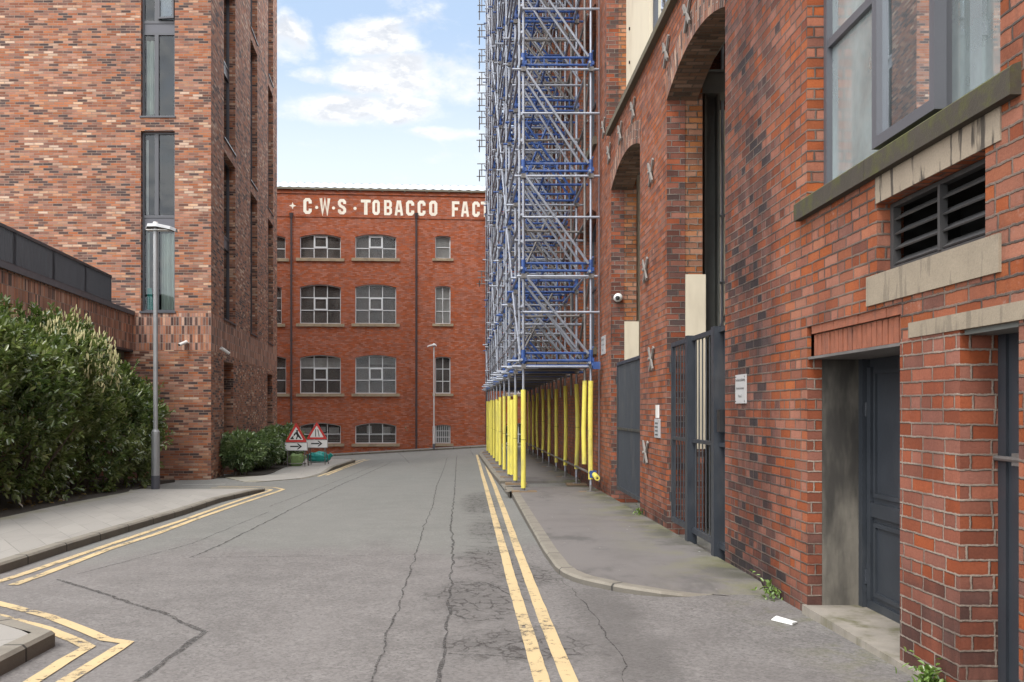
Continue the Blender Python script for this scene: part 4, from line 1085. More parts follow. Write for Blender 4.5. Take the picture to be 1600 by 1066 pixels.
for (u0, u1, v0, v1, rise, ci_, ri) in wins:
    wd = u1-u0
    if ci_ == 3:
        wv = window(fa, FF, u0, u1, v0, v1, .16, 'pale_frame', 'glass_far', rise=rise, fw=.05, us=((u0+u1)/2,) if ri in (1, 2) else (), vs=((v0+v1)/2,) if ri == 0 else ((v0*2+v1)/3, (v0+2*v1)/3), bar=.04, sill=(.16, .15, .08, 'stone_factory'))
        if ri < 2: MB().fbox(FF, u0+.03, u1-.03, v0+.03, v1-.06, .225, .24).build('blind', 'blind', wv)
        if ri == 3:
            b_ = MB()
            for k in range(7): b_.fbox(FF, u0+.06+k*(wd-.12)/6.5, u0+.085+k*(wd-.12)/6.5, v0+.04, v1-.05, .1, .125)
            b_.build('security_bars', 'pale_frame', wv)
            MB().fbox(FF, u0+.03, u1-.03, v0+.03, v1-.06, .225, .24).build('blind', 'blind_grey', wv)
    else:
        us = (u0+wd*.34, u0+wd*.665); h = v1-v0
        if ri == 0: vs = (v0+h*.42,)
        elif ri in (1, 2): vs = (v0+h*.345, v0+h*.665)
        else: vs = (v0+h*.45,)
        wv = window(fa, FF, u0, u1, v0, v1, .16, 'pale_frame', 'glass_far', rise=rise, fw=.045, us=us, vs=vs, bar=.045, sill=(.2, .17, .09, 'stone_factory'))
        # opening light in the middle column
        if ri == 0: c0, c1 = v0+h*.44, v1-.1
        elif ri in (1, 2): c0, c1 = vs[0], vs[1]
        else: c0 = None
        if c0: MB().sweep_poly(FF, rect(us[0]-.01, us[1]+.01, c0, c1), rect(us[0]+.07, us[1]-.07, c0+.08, c1-.08), .135, .158).build('opening_light', 'pale_frame', wv)
        if ri == 2 and ci_ == 1: MB().fbox(FF, u0+.04, u1-.04, vs[1], v1-.16, .225, .24).build('blind', 'blind', wv)
        elif ri == 2 and ci_ == 2: MB().fbox(FF, u0+wd*.35, u1-.04, vs[1]+.2, v1-.16, .235, .24).build('blind', 'blind_grey', wv)
        elif ri == 3:
            b_ = MB()
            for k in range(6): b_.fbox(FF, u0+.05, u1-.05, v0+.06+k*.09, v0+.085+k*.09, .24, .26)
            b_.build('slatted_blind', 'blind_grey', wv)
            if ci_ in (1, 2):
                for a_, b2, c2, d2_ in ((.03, .27, .5, .8), (.38, .62, .55, .85), (.70, .95, .48, .82)) if ci_ == 1 else ((.28, .40, .5, .9), (.68, .86, .45, .85)):
                    MB().fbox(FF, u0+wd*a_, u0+wd*b2, v0+h*c2, v0+h*d2_-.05, .225, .235).build('window_poster', 'blind', wv)
    room(fa, FF, u0, u1, v0, v1, .3, 1.2)
# roof of corrugated sheets, gutter, downpipes
mb = MB(); N_ = 480; ua, ub = -34, 26
for i in range(N_):
    a, b = ua+(ub-ua)*i/N_, ua+(ub-ua)*(i+1)/N_
    za, zb = (.028*math.sin(i*math.pi/2), .028*math.sin((i+1)*math.pi/2))
    mb.face([FF.P(a, 12.42+za, -.12), FF.P(b, 12.42+zb, -.12), FF.P(b, 14.0+zb, 5.2), FF.P(a, 14.0+za, 5.2)])
mb.face([FF.P(ua, 14.0, 5.2), FF.P(ub, 14.0, 5.2), FF.P(ub, 12.3, 12), FF.P(ua, 12.3, 12)])
mb.build('roof', 'roof_sheet', fa)
mb = MB(); mb.fbox(FF, -34, 26, 12.3, 12.40, -.16, .02)
for k in range(48): mb.fbox(FF, -34+k*1.25, -33.94+k*1.25, 12.24, 12.3, -.14, -.051)
mb.build('gutter', 'gutter', fa)
for px in (455.5, 650.5, 760, 370):
    u, v = fw_(px, 342); mb = MB()
    mb.tube(FF.P(u, -3.0, -.09), FF.P(u, v, -.09), .058, 8); mb.tube(FF.P(u, v, -.1), FF.P(u, v+.3, -.1), .07, 8, .12)
    for z in (-1.5, .2, 2, 3.8, 5.6, 7.4, 9.2): mb.tube(FF.P(u, z, -.09), FF.P(u, z+.1, -.09), .075, 8)
    mb.build('downpipe', 'pipe_iron', fa)
# painted lettering
GL = {'C': ([[(.45, .66), (.45, .8), (.36, .9), (.19, .9), (.1, .8), (.1, .2), (.19, .1), (.36, .1), (.45, .2), (.45, .34)]], .2, .55),
 'O': ([[(.1, .5), (.1, .8), (.19, .9), (.36, .9), (.45, .8), (.45, .2), (.36, .1), (.19, .1), (.1, .2), (.1, .5)]], .2, .55),
 'S': ([[(.45, .68), (.45, .8), (.36, .9), (.19, .9), (.1, .8), (.1, .66), (.17, .56), (.38, .44), (.45, .34), (.45, .2), (.36, .1), (.19, .1), (.1, .2), (.1, .32)]], .19, .55),
 'T': ([[(.275, 0), (.275, .81)], [(0, .905), (.55, .905)]], .19, .55),
 'B': ([[(.1, 0), (.1, 1)], [(.19, .915), (.37, .915), (.45, .83), (.45, .62), (.38, .53)], [(.19, .085), (.37, .085), (.46, .17), (.46, .38), (.38, .5), (.19, .5)]], .17, .55),
 'A': ([[(.07, 0), (.21, .91), (.34, .91), (.48, 0)], [(.16, .3), (.39, .3)]], .16, .55),
 'F': ([[(.1, 0), (.1, 1)], [(.195, .905), (.54, .905)], [(.195, .5), (.44, .5)]], .19, .55),
 'W': ([[(.07, 1), (.17, .08), (.305, .85), (.44, .08), (.54, 1)]], .165, .61)}
def stroke(mb, pts, t, tf, d):
    n = len(pts); L = []; Rr = []
    for i in range(n):
        p = Vector(pts[i]); a = (p-Vector(pts[i-1])).normalized() if i else None; b = (Vector(pts[i+1])-p).normalized() if i < n-1 else None
        if a is None: a = b
        if b is None: b = a
        na = Vector((-a.y, a.x)); nb = Vector((-b.y, b.x)); mm = (na+nb); mm.normalize(); k = t/2/max(.35, mm.dot(na))
        L.append(p+mm*k); Rr.append(p-mm*k)
    for i in range(n-1): mb.face([FF.P(*tf(q), d) for q in (L[i], Rr[i], Rr[i+1], L[i+1])])
lets = [('C', 160, 222, 68, 187), ('W', 280, 357, 70, 188), ('S', 413, 475, 75, 190), ('T', 583, 655, 80, 193), ('O', 668, 722, 82, 194), ('B', 752, 812, 83, 196), ('A', 832, 893, 85, 198),
        ('C', 915, 975, 86, 199), ('C', 1000, 1058, 87, 200), ('O', 1085, 1145, 88, 201), ('F', 1252, 1308, 92, 206), ('A', 1320, 1378, 93, 207), ('C', 1402, 1457, 94, 208), ('T', 1465, 1532, 95, 209)]
for ch, x0, x1, y0, y1 in lets:
    u0, vt = fw_(440+x0*.2125, 295+y0*.2125); u1, vb = fw_(440+x1*.2125, 295+y1*.2125); st, tk, wd = GL[ch]; mb = MB()
    for i, s_ in enumerate(st): stroke(mb, s_, tk, lambda q: (u0+q[0]/wd*(u1-u0), vb+q[1]*(vt-vb)), -.006-.002*i)
    mb.build('painted_letter', 'letter_paint', fa)
for x, y, r_ in ((258, 138, .09), (382, 142, .09), (540, 145, .09)):
    u, v = fw_(440+x*.2125, 295+y*.2125); MB().face([FF.P(u+r_*math.cos(a*math.pi/5), v+r_*math.sin(a*math.pi/5), -.006) for a in range(10)]).build('painted_dot', 'letter_paint', fa)
u, v = fw_(457.2, 321.6)
MB().face([FF.P(u+a, v+b, -.006) for a, b in ((0, .2), (.05, .06), (.2, 0), (.05, -.06), (0, -.2), (-.05, -.06), (-.2, 0), (-.05, .06))]).build('painted_star', 'letter_paint', fa)
# leaning timbers against the factory
t = tag(MB().tube(G(626, 703), Vector(FF.P(fw_(634, 668)[0], fw_(634, 668)[1], -.03)), .05, 6).tube(G(648, 702), Vector(FF.P(fw_(636, 672)[0], fw_(636, 672)[1], -.03)), .04, 6).build('timber_trestle', 'ladder_wood'), 'weathered timber trestle leaning against the factory wall', 'trestle')

# ------------------------------------------------------------------ scaffold
sc = thing('scaffold', 'tall silver and blue tube scaffold over the pavement with yellow foam on its feet', 'scaffold', (1.5, 17, -.1))
PARTS = {}
def spart(kind, mb, mat): PARTS.setdefault(kind, []).append((mb, mat))
FY = [17+2.4*k for k in range(10)]
XO = lambda y: .92-.0174*(y-17)
XI = 2.2
LV = [.935, 2.65, 4.53, 6.56, 8.5, 10.4, 12.3, 14.2, 16.1, 18.0]
TR = .0245
def zz(v): return CAMZ+v
rj = lambda a: random.uniform(-a, a)
for k, y in enumerate(FY):
    xo = XO(y)
    go = hf(xo, y)+.15; gi = hf(XI, y)+.13
    topz = zz(18.9)+rj(.3)
    spart('standard', MB().tube((xo, y, go), (xo, y, topz), TR), 'galvanised')
    spart('standard', MB().tube((XI, y, gi), (XI, y, topz), TR), 'galvanised')
    if k % 2 == 0 or k > 5: spart('standard', MB().tube((xo-.06, y+.3, zz(.9)), (xo-.06, y+.3, zz(17)+rj(1)), TR), 'galvanised')
    spart('standard', MB().tube((XI-.10, y+.12, zz(.3)), (XI-.10, y+.12, zz(9+rj(3))), TR), 'galvanised_dull')
    if k: spart('standard', MB().tube((xo+.12, y-1.2, zz(.9)), (xo+.10, y-1.2, zz(16.5)+rj(1)), TR), 'galvanised')
    for gx_, gg in ((xo, go), (XI, gi)):
        spart('base_plate', MB().box(gx_-.075, gx_+.075, y-.075, y+.075, gg-.012, gg).tube((gx_, y, gg), (gx_, y, gg+.12), .03, 8), 'galvanised_dull')
        spart('sole_board', MB().box(gx_-.22, gx_+.25, y-.12, y+.14, gg-.055, gg-.013), 'timber')
    # foam sleeves
    top = zz(.34+rj(.05)); bot = go+.04
    for (sx, sy, z0, z1, lean) in ((xo, y, bot, top, 0), (XI, y, gi+.27+rj(.05), zz(.60+rj(.06)), rj(.05))):
        mb = MB(); n = 7; pts = [Vector((sx+lean*math.sin(i/n*math.pi)*.6, sy+rj(.004), z0+(z1-z0)*i/n)) for i in range(n+1)]
        mb.path(pts, .047, 12); f_ = mb; zc = z0+(z1-z0)*.49
        spart('foam_sleeve', f_, 'foam_yellow'); spart('foam_seam', MB().tube((sx+lean*.6, sy, zc), (sx+lean*.6, sy, zc+.008), .0485, 12), 'foam_seam')
    if k == 0:
        spart('foam_sleeve', MB().path([Vector((XI-.11, y+.12, gi+.5)), Vector((XI-.12, y+.13, zz(-.4))), Vector((XI-.10, y+.12, zz(.55)))], .045, 10), 'foam_yellow')
    if k % 3 == 1: spart('foam_sleeve', MB().tube((xo-.06, y+.3, bot+.1), (xo-.06, y+.3, top-.1), .05, 10), 'foam_yellow')
    # cross frames
    for j, v in enumerate(LV):
        z = zz(v)+rj(.01)
        b_ = MB().tube((xo+.03, y+.05, z), (XI-.03, y+.05, z), TR).tube((xo+.03, y+.05, z+.14), (XI-.03, y+.05, z+.14), TR)
        for i in range(5):
            q = xo+.15+(XI-xo-.3)*i/4; b_.box(q-.012, q+.012, y+.035, y+.065, z+.02, z+.12)
        spart('ledger_beam', b_, 'scaffold_blue')
        spart('transom', MB().tube((xo-.12-abs(rj(.1)), y-.05, z-.12), (XI+.12+rj(.04), y-.05, z-.12), TR), 'galvanised' if (k+j) % 3 == 0 or k == 0 else 'scaffold_blue')
        if j < len(LV)-1:
            z2 = zz(LV[j+1])
            spart('brace', MB().tube((xo+.04, y-.06, z2-.12), (XI-.05, y-.06, z+.12), TR).tube((xo+.05, y+.09, z2-.28), (XI-.12, y+.09, z+.06), TR), ('galvanised', 'galvanised', 'galvanised_dull', 'scaffold_blue')[(j*3+k) % 4 if k else 0])
            if j % 1 == 0:
                zg = z+(z2-z)*.53
                spart('guard_rail', MB().tube((xo-.05, y-.03, zg), (XI+.16, y-.03, zg), TR), 'galvanised')
            if (j+k) % 2 == 0 and k < 9:
                spart('brace', MB().tube((XI, y+.03, z2-.1), (XI, FY[k]+2.4-.03, z+.1), TR), 'galvanised_dull')
            if (j*3+k) % 4 == 0 and k < 9: spart('brace', MB().tube((xo-.06, y, z+.1), (XO(y+2.4)-.06, y+2.4, z2-.1), TR), 'galvanised')
        if k < 9:
            ym = y+1.2; xm = XO(ym)
            spart('transom', MB().tube((xm-.08-abs(rj(.12)), ym, z+.03), (XI+.1, ym, z+.03), TR), 'galvanised' if (j+k) % 2 else 'scaffold_blue')
            spart('guard_rail', MB().tube((xm-.05, ym+.1, z+.98+rj(.03)), (XI+.05, ym+.1, z+.98), TR), 'galvanised_dull')
            if j < len(LV)-1:
                spart('brace', MB().tube((xm+.05, ym, zz(LV[j+1])), (XI-.06, ym, z+.1), TR), 'galvanised_dull' if k % 2 else 'galvanised')
                if k > 0: spart('brace', MB().tube((xo+.06, y+.12, z+.12), (XI-.5, y+.12, zz(LV[j+1])-.1), TR), 'scaffold_blue' if (j+k) % 3 == 0 else 'galvanised_dull')
        for X_ in (xo, XI):
            spart('coupler', MB().tube((X_, y, z-.06), (X_, y, z+.2), .043, 8).box(X_-.06, X_+.06, y-.035, y+.08, z-.02, z+.05).tube((X_, y, z+.2), (X_+.05, y+.02, z+.26), .018, 6), 'scaffold_blue')
            spart('coupler', MB().box(X_-.045, X_+.045, y-.09, y-.01, z-.16, z-.08), 'galvanised_dull')
    # ends of tubes poking out over the road
for j, v in enumerate(LV):
    z = zz(v)
    ya, yb = FY[0]-.25, FY[-1]+.4
    for off, mt in ((0, 'galvanised'), (.5, 'galvanised'), (1.0, 'galvanised')):
        if j == 0 and off == 0.: pass
        spart('ledger', MB().tube((XO(ya)-.05, ya, z+off), (XO(yb)-.05, yb, z+off), TR), mt)
    spart('ledger', MB().tube((XI-.05, ya, z-.06), (XI-.05, yb, z-.06), TR), 'galvanised'); spart('ledger', MB().tube((XI-.05, ya+.4, z+1.0), (XI-.05, yb, z+1.0), TR), 'galvanised_dull')
    if j > 0:
        spart('ledger', MB().tube((XO(ya)+.45, ya+.5, z+.09), (XO(yb)+.45, yb, z+.09), TR), 'scaffold_blue')
for k in range(26):
    y = random.uniform(18, 38); v = random.uniform(.9, 17); x = XO(y)
    spart('tube_end', MB().tube((x-.16-random.uniform(0, .12), y, zz(v)), (x+.5, y, zz(v)), TR), 'galvanised')
for k in range(9):
    y = FY[k]+.15; spart('tube_end', MB().tube((XO(y)-.3, y, zz(.93)), (XO(y)+.3, y, zz(.93)), TR).tube((XO(y)-.3, y+.1, zz(.80)), (XO(y)+.3, y+.1, zz(.80)), TR), 'galvanised')
# loading bay cantilevered at the far end
for v in (5.5, 10.2, 11.5, 12.5, 13.3, 14.2, 15.2, 16.3, 17.4, 18.2):
    hgt = .55
    mb = MB()
    for dz in (0, .28, hgt):
        mb.tube((.12+rj(.06), 39.2, zz(v+dz)), (1.0, 39.2, zz(v+dz)), .022)
    mb.tube((.3, 39.22, zz(v)), (.3, 39.22, zz(v+hgt)), .02).tube((.42, 39.22, zz(v+.5)), (.62, 39.22, zz(v)), .018).tube((.2, 38.2, zz(v)), (.2, 40, zz(v)), .022)
    spart('outrigger', mb, 'galvanised_dull')
# protective deck over the footway
mb = MB(); y0 = 16.9
nb = 6
for i in range(nb):
    for s_ in range(6):
        ya = 17+s_*3.7; yb = ya+3.66
        a0, a1 = XO(ya)+.05, XI-.02
        w_ = (a1-a0)/nb
        mb.box(a0+w_*i+.006, a0+w_*(i+1)-.006, ya, min(yb, 39), zz(.86)+rj(.006), zz(.90)+rj(.004))
spart('deck', mb, 'timber_dark')
for k in range(16):
    y = 17.3+k*1.4; spart('deck_bearer', MB().tube((XO(y)-.05, y, zz(.82)), (XI+.1, y, zz(.82)), TR), 'galvanised_dull')
spart('deck_edge', MB().box(.95, 2.18, 16.935, 16.975, zz(.79), zz(.85)), 'scaffold_blue')
mb = MB(); mb.tube((XI-.02, 16.8, zz(-1.2)), (XI-.02, 39, zz(-1.42)), TR); spart('ledger', mb, 'galvanised_dull')
mb = MB(); mb.tube((XI+.02, 16.62, zz(-1.21)), (XI+.02, 16.25, zz(-1.245)), .048, 12); spart('foam_sleeve', mb, 'foam_yellow')
spart('foam_seam', MB().tube((XI+.02, 16.25, zz(-1.245)), (XI+.02, 16.248, zz(-1.2452)), .022, 10), 'foam_seam')
spart('coupler', MB().box(XI-.06, XI+.06, 16.64, 16.72, zz(-1.27), zz(-1.14)), 'scaffold_blue')
spart('coupler', MB().tube((XI, 16.9, zz(.83)), (XI+.12, 16.9, zz(.83)), .05, 8).box(XI+.02, XI+.16, 16.84, 16.96, zz(.76), zz(.9)), 'scaffold_blue')
def near(mb): return sum(v[1] for v in mb.v[:8])/8 + abs(sum(v[2] for v in mb.v[:8])/8-2)*.6
for kind, lst in PARTS.items():
    lst.sort(key=lambda t: near(t[0]))
    for mb, mt in lst[:100]: mb.build(kind, mt, sc)
    rest = lst[100:]
    by = {}
    if rest:
        big = MB(); mats = []; idx = []
        for mb, mt in rest:
            if mt not in mats: mats.append(mt)
            o = len(big.v); big.v += mb.v; big.f += [tuple(i+o for i in f) for f in mb.f]; big.uv += mb.uv; big.sm += mb.sm; idx += [mats.index(mt)]*len(mb.f)
        ob = big.build(kind, mats[0], sc)
        for mt in mats[1:]: ob.data.materials.append(MATS[mt])
        ob.data.polygons.foreach_set('material_index', idx); struct(ob, 'stuff')

# ------------------------------------------------------------------ street lamps
def lamp(label, base, H, r0, r1, mat, head, dirx):
    t = thing('street_lamp', label, 'street lamp', base); X, Y, Z = 0, 0, 0
    MB().lathe([(0, 1.25), (r0*.9, 1.25), (r0*1.25, 1.2), (r0*1.3, .0)], n=16).build('base_column', mat, t, local=True)
    MB().tube((0, 0, 1.2), (0, 0, H), r0*.72, 14, r1).build('pole', mat, t, local=True)
    MB().tube((0, 0, .28), (0, 0, .0), r0*1.35, 16).build('base_collar', 'panel_grey', t, local=True)
    hd = MB(); L = head
    prof = [(-.30*L, -.02, .07), (-.22*L, .05, .13), (.1*L, .045, .16), (.55*L, -.01, .13), (.72*L, -.05, .07)]
    for a, b in zip(prof, prof[1:]):
        A = [Vector((a[0], s*a[2], a[1]+dz)) for s, dz in ((-1, -.045), (1, -.045), (.7, .025), (-.7, .025))]; Bq = [Vector((b[0], s*b[2], b[1]+dz)) for s, dz in ((-1, -.045), (1, -.045), (.7, .025), (-.7, .025))]
        for i in range(4): hd.face([A[i], A[(i+1) % 4], Bq[(i+1) % 4], Bq[i]])
        if a is prof[0]: hd.face(A)
        if b is prof[-1]: hd.face(Bq[::-1])
    hd.v = [(x*dirx, y, z+H) for x, y, z in hd.v]
    hdo = hd.build('lamp_head', mat, t, local=True)
    MB().lathe([(.0, H+.13), (.05, H+.12), (.06, H+.07)], (.0, 0, 0), n=10).build('photocell', 'white_plastic', hdo)
    MB().box(-.05*dirx-.12, .45*L*dirx, -.09, .09, H-.062, H-.048).build('lens', 'white_plastic', hdo)
    return t
b1 = G(243, 764, .09); lamp('grey steel street lamp standing on the left pavement before the hedge', b1, (CY-356)*b1.y/F+CAMZ-b1.z, .066, .047, 'lamp_grey', .62, 1)
b2 = G(678, 701.5, .09); lamp('slim pale street lamp in front of the factory at the road end', b2, (CY-540)*b2.y/F+CAMZ-b2.z, .052, .036, 'lamp_pale', .5, -1)

# ------------------------------------------------------------------ road works signs
def roadsign(label, px0, px1, pyb, ytop, yplate, ybot, Y, pict):
    X0, X1 = (px0-CX)/F*Y, (px1-CX)/F*Y; zt = CAMZ+(CY-ytop)*Y/F; zp = CAMZ+(CY-yplate)*Y/F; zb = CAMZ+(CY-ybot)*Y/F
    gz = hf((X0+X1)/2, Y)+.1; w = X1-X0; cx = (X0+X1)/2
    t = thing('road_sign', label, 'road sign', (cx, Y, gz)); f = Fr((cx, Y, 0), (1, 0, 0), (0, -1, 0))
    def tri(s, c): # concentric triangle
        h = zt-zp; yc = zp+h/3
        return [(-w/2*s, yc-h/3*s), (w/2*s, yc-h/3*s), (0, yc+2*h/3*s)]
    def rounded(pts, r=.04):
        out = []
        for i in range(3):
            p = Vector(pts[i]); a = (Vector(pts[i-1])-p).normalized(); b = (Vector(pts[(i+1) % 3])-p).normalized()
            for k in range(5):
                q = k/4; out.append(tuple(p+a*r*(1-q)**2*1.6+b*r*q**2*1.6))
        return out
    MB().prism(f, rounded(tri(1.0, 0)), -.012, .012).build('red_triangle', 'sign_red', t)
    MB().prism(f, rounded(tri(.66, 0), .02), -.016, -.0125).build('white_triangle', 'sign_white', t)
    h = zt-zp; s = h/.65; base = zp+h*.12; mb = MB()
    def Q(pts): mb.prism(f, [(x*s, base+y*s) for x, y in pts], -.021, -.0165)
    if pict == 'dig':
        Q([(-.20, .02), (-.06, .02), (-.12, .115)])                                            # heap
        mb.prism(f, [(.035*s+math.cos(a*R(30))*.034*s, base+.29*s+math.sin(a*R(30))*.034*s) for a in range(12)], -.021, -.0165)
        Q([(-.03, .24), (.05, .27), (.10, .16), (.03, .13)])                                   # body
        Q([(.03, .135), (.10, .165), (.19, .03), (.145, .02)]); Q([(.03, .13), (.075, .14), (.03, .02), (-.01, .02)])   # legs
        Q([(-.03, .24), (-.015, .20), (-.06, .14), (-.085, .16)]); Q([(-.13, .09), (-.115, .08), (.02, .20), (.0, .21)])
    else:
        Q([(-.055, .02), (-.025, .02), (-.025, .29), (-.055, .29)])
        Q([(.075, .02), (.105, .02), (.085, .14), (.055, .14)]); Q([(.055, .142), (.085, .142), (.055, .29), (.025, .29)])
    mb.build('pictogram', 'sign_black', t)
    w2 = w*.52
    MB().fbox(f, -w2, w2, zb, zp-.01, -.012, .012).build('arrow_plate', 'sign_white', t)
    m_ = MB(); m_.sweep_poly(f, rect(-w2, w2, zb, zp-.01), rect(-w2+.02, w2-.02, zb+.02, zp-.03), -.017, -.0125); m_.build('plate_border', 'sign_back', t)
    zc = (zb+zp)/2; a = MB(); k = w*.27
    a.prism(f, [(-k, zc-.022), (k*.45, zc-.022), (k*.45, zc+.022), (-k, zc+.022)], -.016, -.0125)
    a.prism(f, [(k, zc), (k*.35, zc+.1), (k*.12, zc+.1), (k*.62, zc), (k*.12, zc-.1), (k*.35, zc-.1)], -.018, -.0165)
    a.build('arrow', 'sign_black', t)
    fr_ = MB()
    for s_ in (-1, 1):
        fr_.tube((cx+s_*w*.36, Y+.02, zp+.1), (cx+s_*w*.40, Y-.02, gz), .016, 6); fr_.tube((cx+s_*w*.34, Y+.03, zp), (cx+s_*w*.42, Y+.62, gz), .016, 6)
    fr_.tube((cx-w*.4, Y-.0, gz+.12), (cx+w*.4, Y-.0, gz+.12), .014, 6); fr_.tube((cx-w*.36, Y+.025, zp+.1), (cx+w*.36, Y+.025, zp+.1), .016, 6)
    fr_.build('stand', 'galvanised_dull', t)
    return t
roadsign('red triangle road works sign with digging figure and black arrow plate', 445.5, 480, 733, 660, 691, 704.5, 30.4, 'dig')
roadsign('red triangle road narrows sign with grey arrow plate, behind the digging figure sign', 478.5, 511.5, 727, 659, 686.5, 700, 31.6, 'narrow')
def bag(label, loc, sx, sy, sz, mat, seed):
    mb = MB(); nu, nv = 22, 14; P = []
    for j in range(nv+1):
        row = []
        for i in range(nu):
            a = 2*math.pi*i/nu; b = math.pi*(j/nv-.5)
            ce = lambda t, e: math.copysign(abs(t)**e, t)
            x = ce(math.cos(b), .6)*ce(math.cos(a), .7); y = ce(math.cos(b), .6)*ce(math.sin(a), .7); z = ce(math.sin(b), .8)
            k = 1+.22*mnoise.noise((x*2+seed, y*2, z*2))+.1*mnoise.noise((x*6+seed, y*6, z*6))
            row.append(Vector((x*sx*k, y*sy*k, max(0, (z*.5+.5)*sz*k))))
        P.append(row)
    for j in range(nv):
        for i in range(nu): mb.face([P[j][i], P[j][(i+1) % nu], P[j+1][(i+1) % nu], P[j+1][i]], smooth=True)
    neck = P[nv//2][0]; mb.tube(neck*.9, neck*1.25+Vector((0, 0, sz*.25)), .05, 8, .09)
    o = mb.build('sandbag', mat); o.location = loc; tag(o, label, 'sandbag'); return o
bag('pale green sandbag under the digging figure sign', G(462, 729, .1), .26, .2, .42, 'bag_green', 3.1)
bag('bright teal sandbag under the road narrows sign', G(498, 723.5, .1), .42, .28, .40, 'bag_teal', 8.4)

# ------------------------------------------------------------------ laurel
def leaves(name, P, D, mat, parent, L=.12, wd=.042, rng=None):
    """many laurel leaves: P base points, D directions"""
    n = len(P); rng = rng or np.random.default_rng(1)
    D = D/np.linalg.norm(D, axis=1)[:, None]
    up = np.tile((0, 0, 1.), (n, 1))+rng.normal(0, .35, (n, 3))
    S_ = np.cross(D, up); S_ /= np.linalg.norm(S_, axis=1)[:, None]+1e-9; U_ = np.cross(S_, D)
    l = L*rng.uniform(.65, 1.25, n)[:, None]; w_ = wd*rng.uniform(.8, 1.2, n)[:, None]*.5; dr = rng.uniform(.02, .28, n)[:, None]
    pts = [P, P+D*l*.3+S_*w_*.85+U_*w_*.35, P+D*l*.72+S_*w_*.8+U_*w_*.25-U_*l*dr*.3, P+D*l-U_*l*dr, P+D*l*.72-S_*w_*.8+U_*w_*.25-U_*l*dr*.3, P+D*l*.3-S_*w_*.85+U_*w_*.35]
    V = np.stack(pts, 1).reshape(-1, 3)
    base = np.arange(n)*6
    Fq = np.stack([np.stack([base, base+1, base+2, base+3], 1), np.stack([base, base+3, base+4, base+5], 1)], 1).reshape(-1, 4)
    me = bpy.data.meshes.new(name); me.vertices.add(len(V)); me.vertices.foreach_set('co', V.ravel())
    me.loops.add(Fq.size); me.loops.foreach_set('vertex_index', Fq.ravel().astype(np.int32)); me.polygons.add(len(Fq))
    me.polygons.foreach_set('loop_start', np.arange(0, Fq.size, 4, dtype=np.int32)); me.polygons.foreach_set('loop_total', np.full(len(Fq), 4, dtype=np.int32))
    me.update(); me.validate(); me.materials.append(MATS[mat])
    o = bpy.data.objects.new(name, me); COL.objects.link(o); o.parent = parent
    if parent: o.location = -parent.location
    return o
def shoots(T, A, per, rng):
    """leaf whorls round shoot tips T with axes A"""
    n = len(T); A = A/np.linalg.norm(A, axis=1)[:, None]
    a0 = np.cross(A, np.tile((.3, .2, 1.), (n, 1))); a0 /= np.linalg.norm(a0, axis=1)[:, None]+1e-9; b0 = np.cross(A, a0)
    Ps, Ds = [], []
    for k in range(per):
        t = k*2.4+rng.uniform(0, 6.28, n)*.15+rng.uniform(0, 6.28); op = .35+.75*(k/per)
        o = a0*np.cos(t)[:, None]+b0*np.sin(t)[:, None]
        Ds.append(A*math.cos(op)+o*math.sin(op)*1.1+rng.normal(0, .12, (n, 3))); Ps.append(T-A*(.20*k/per))
    return np.concatenate(Ps), np.concatenate(Ds)
def bumpy(p, f, s): return mnoise.noise((p[0]*f+s, p[1]*f, p[2]*f))
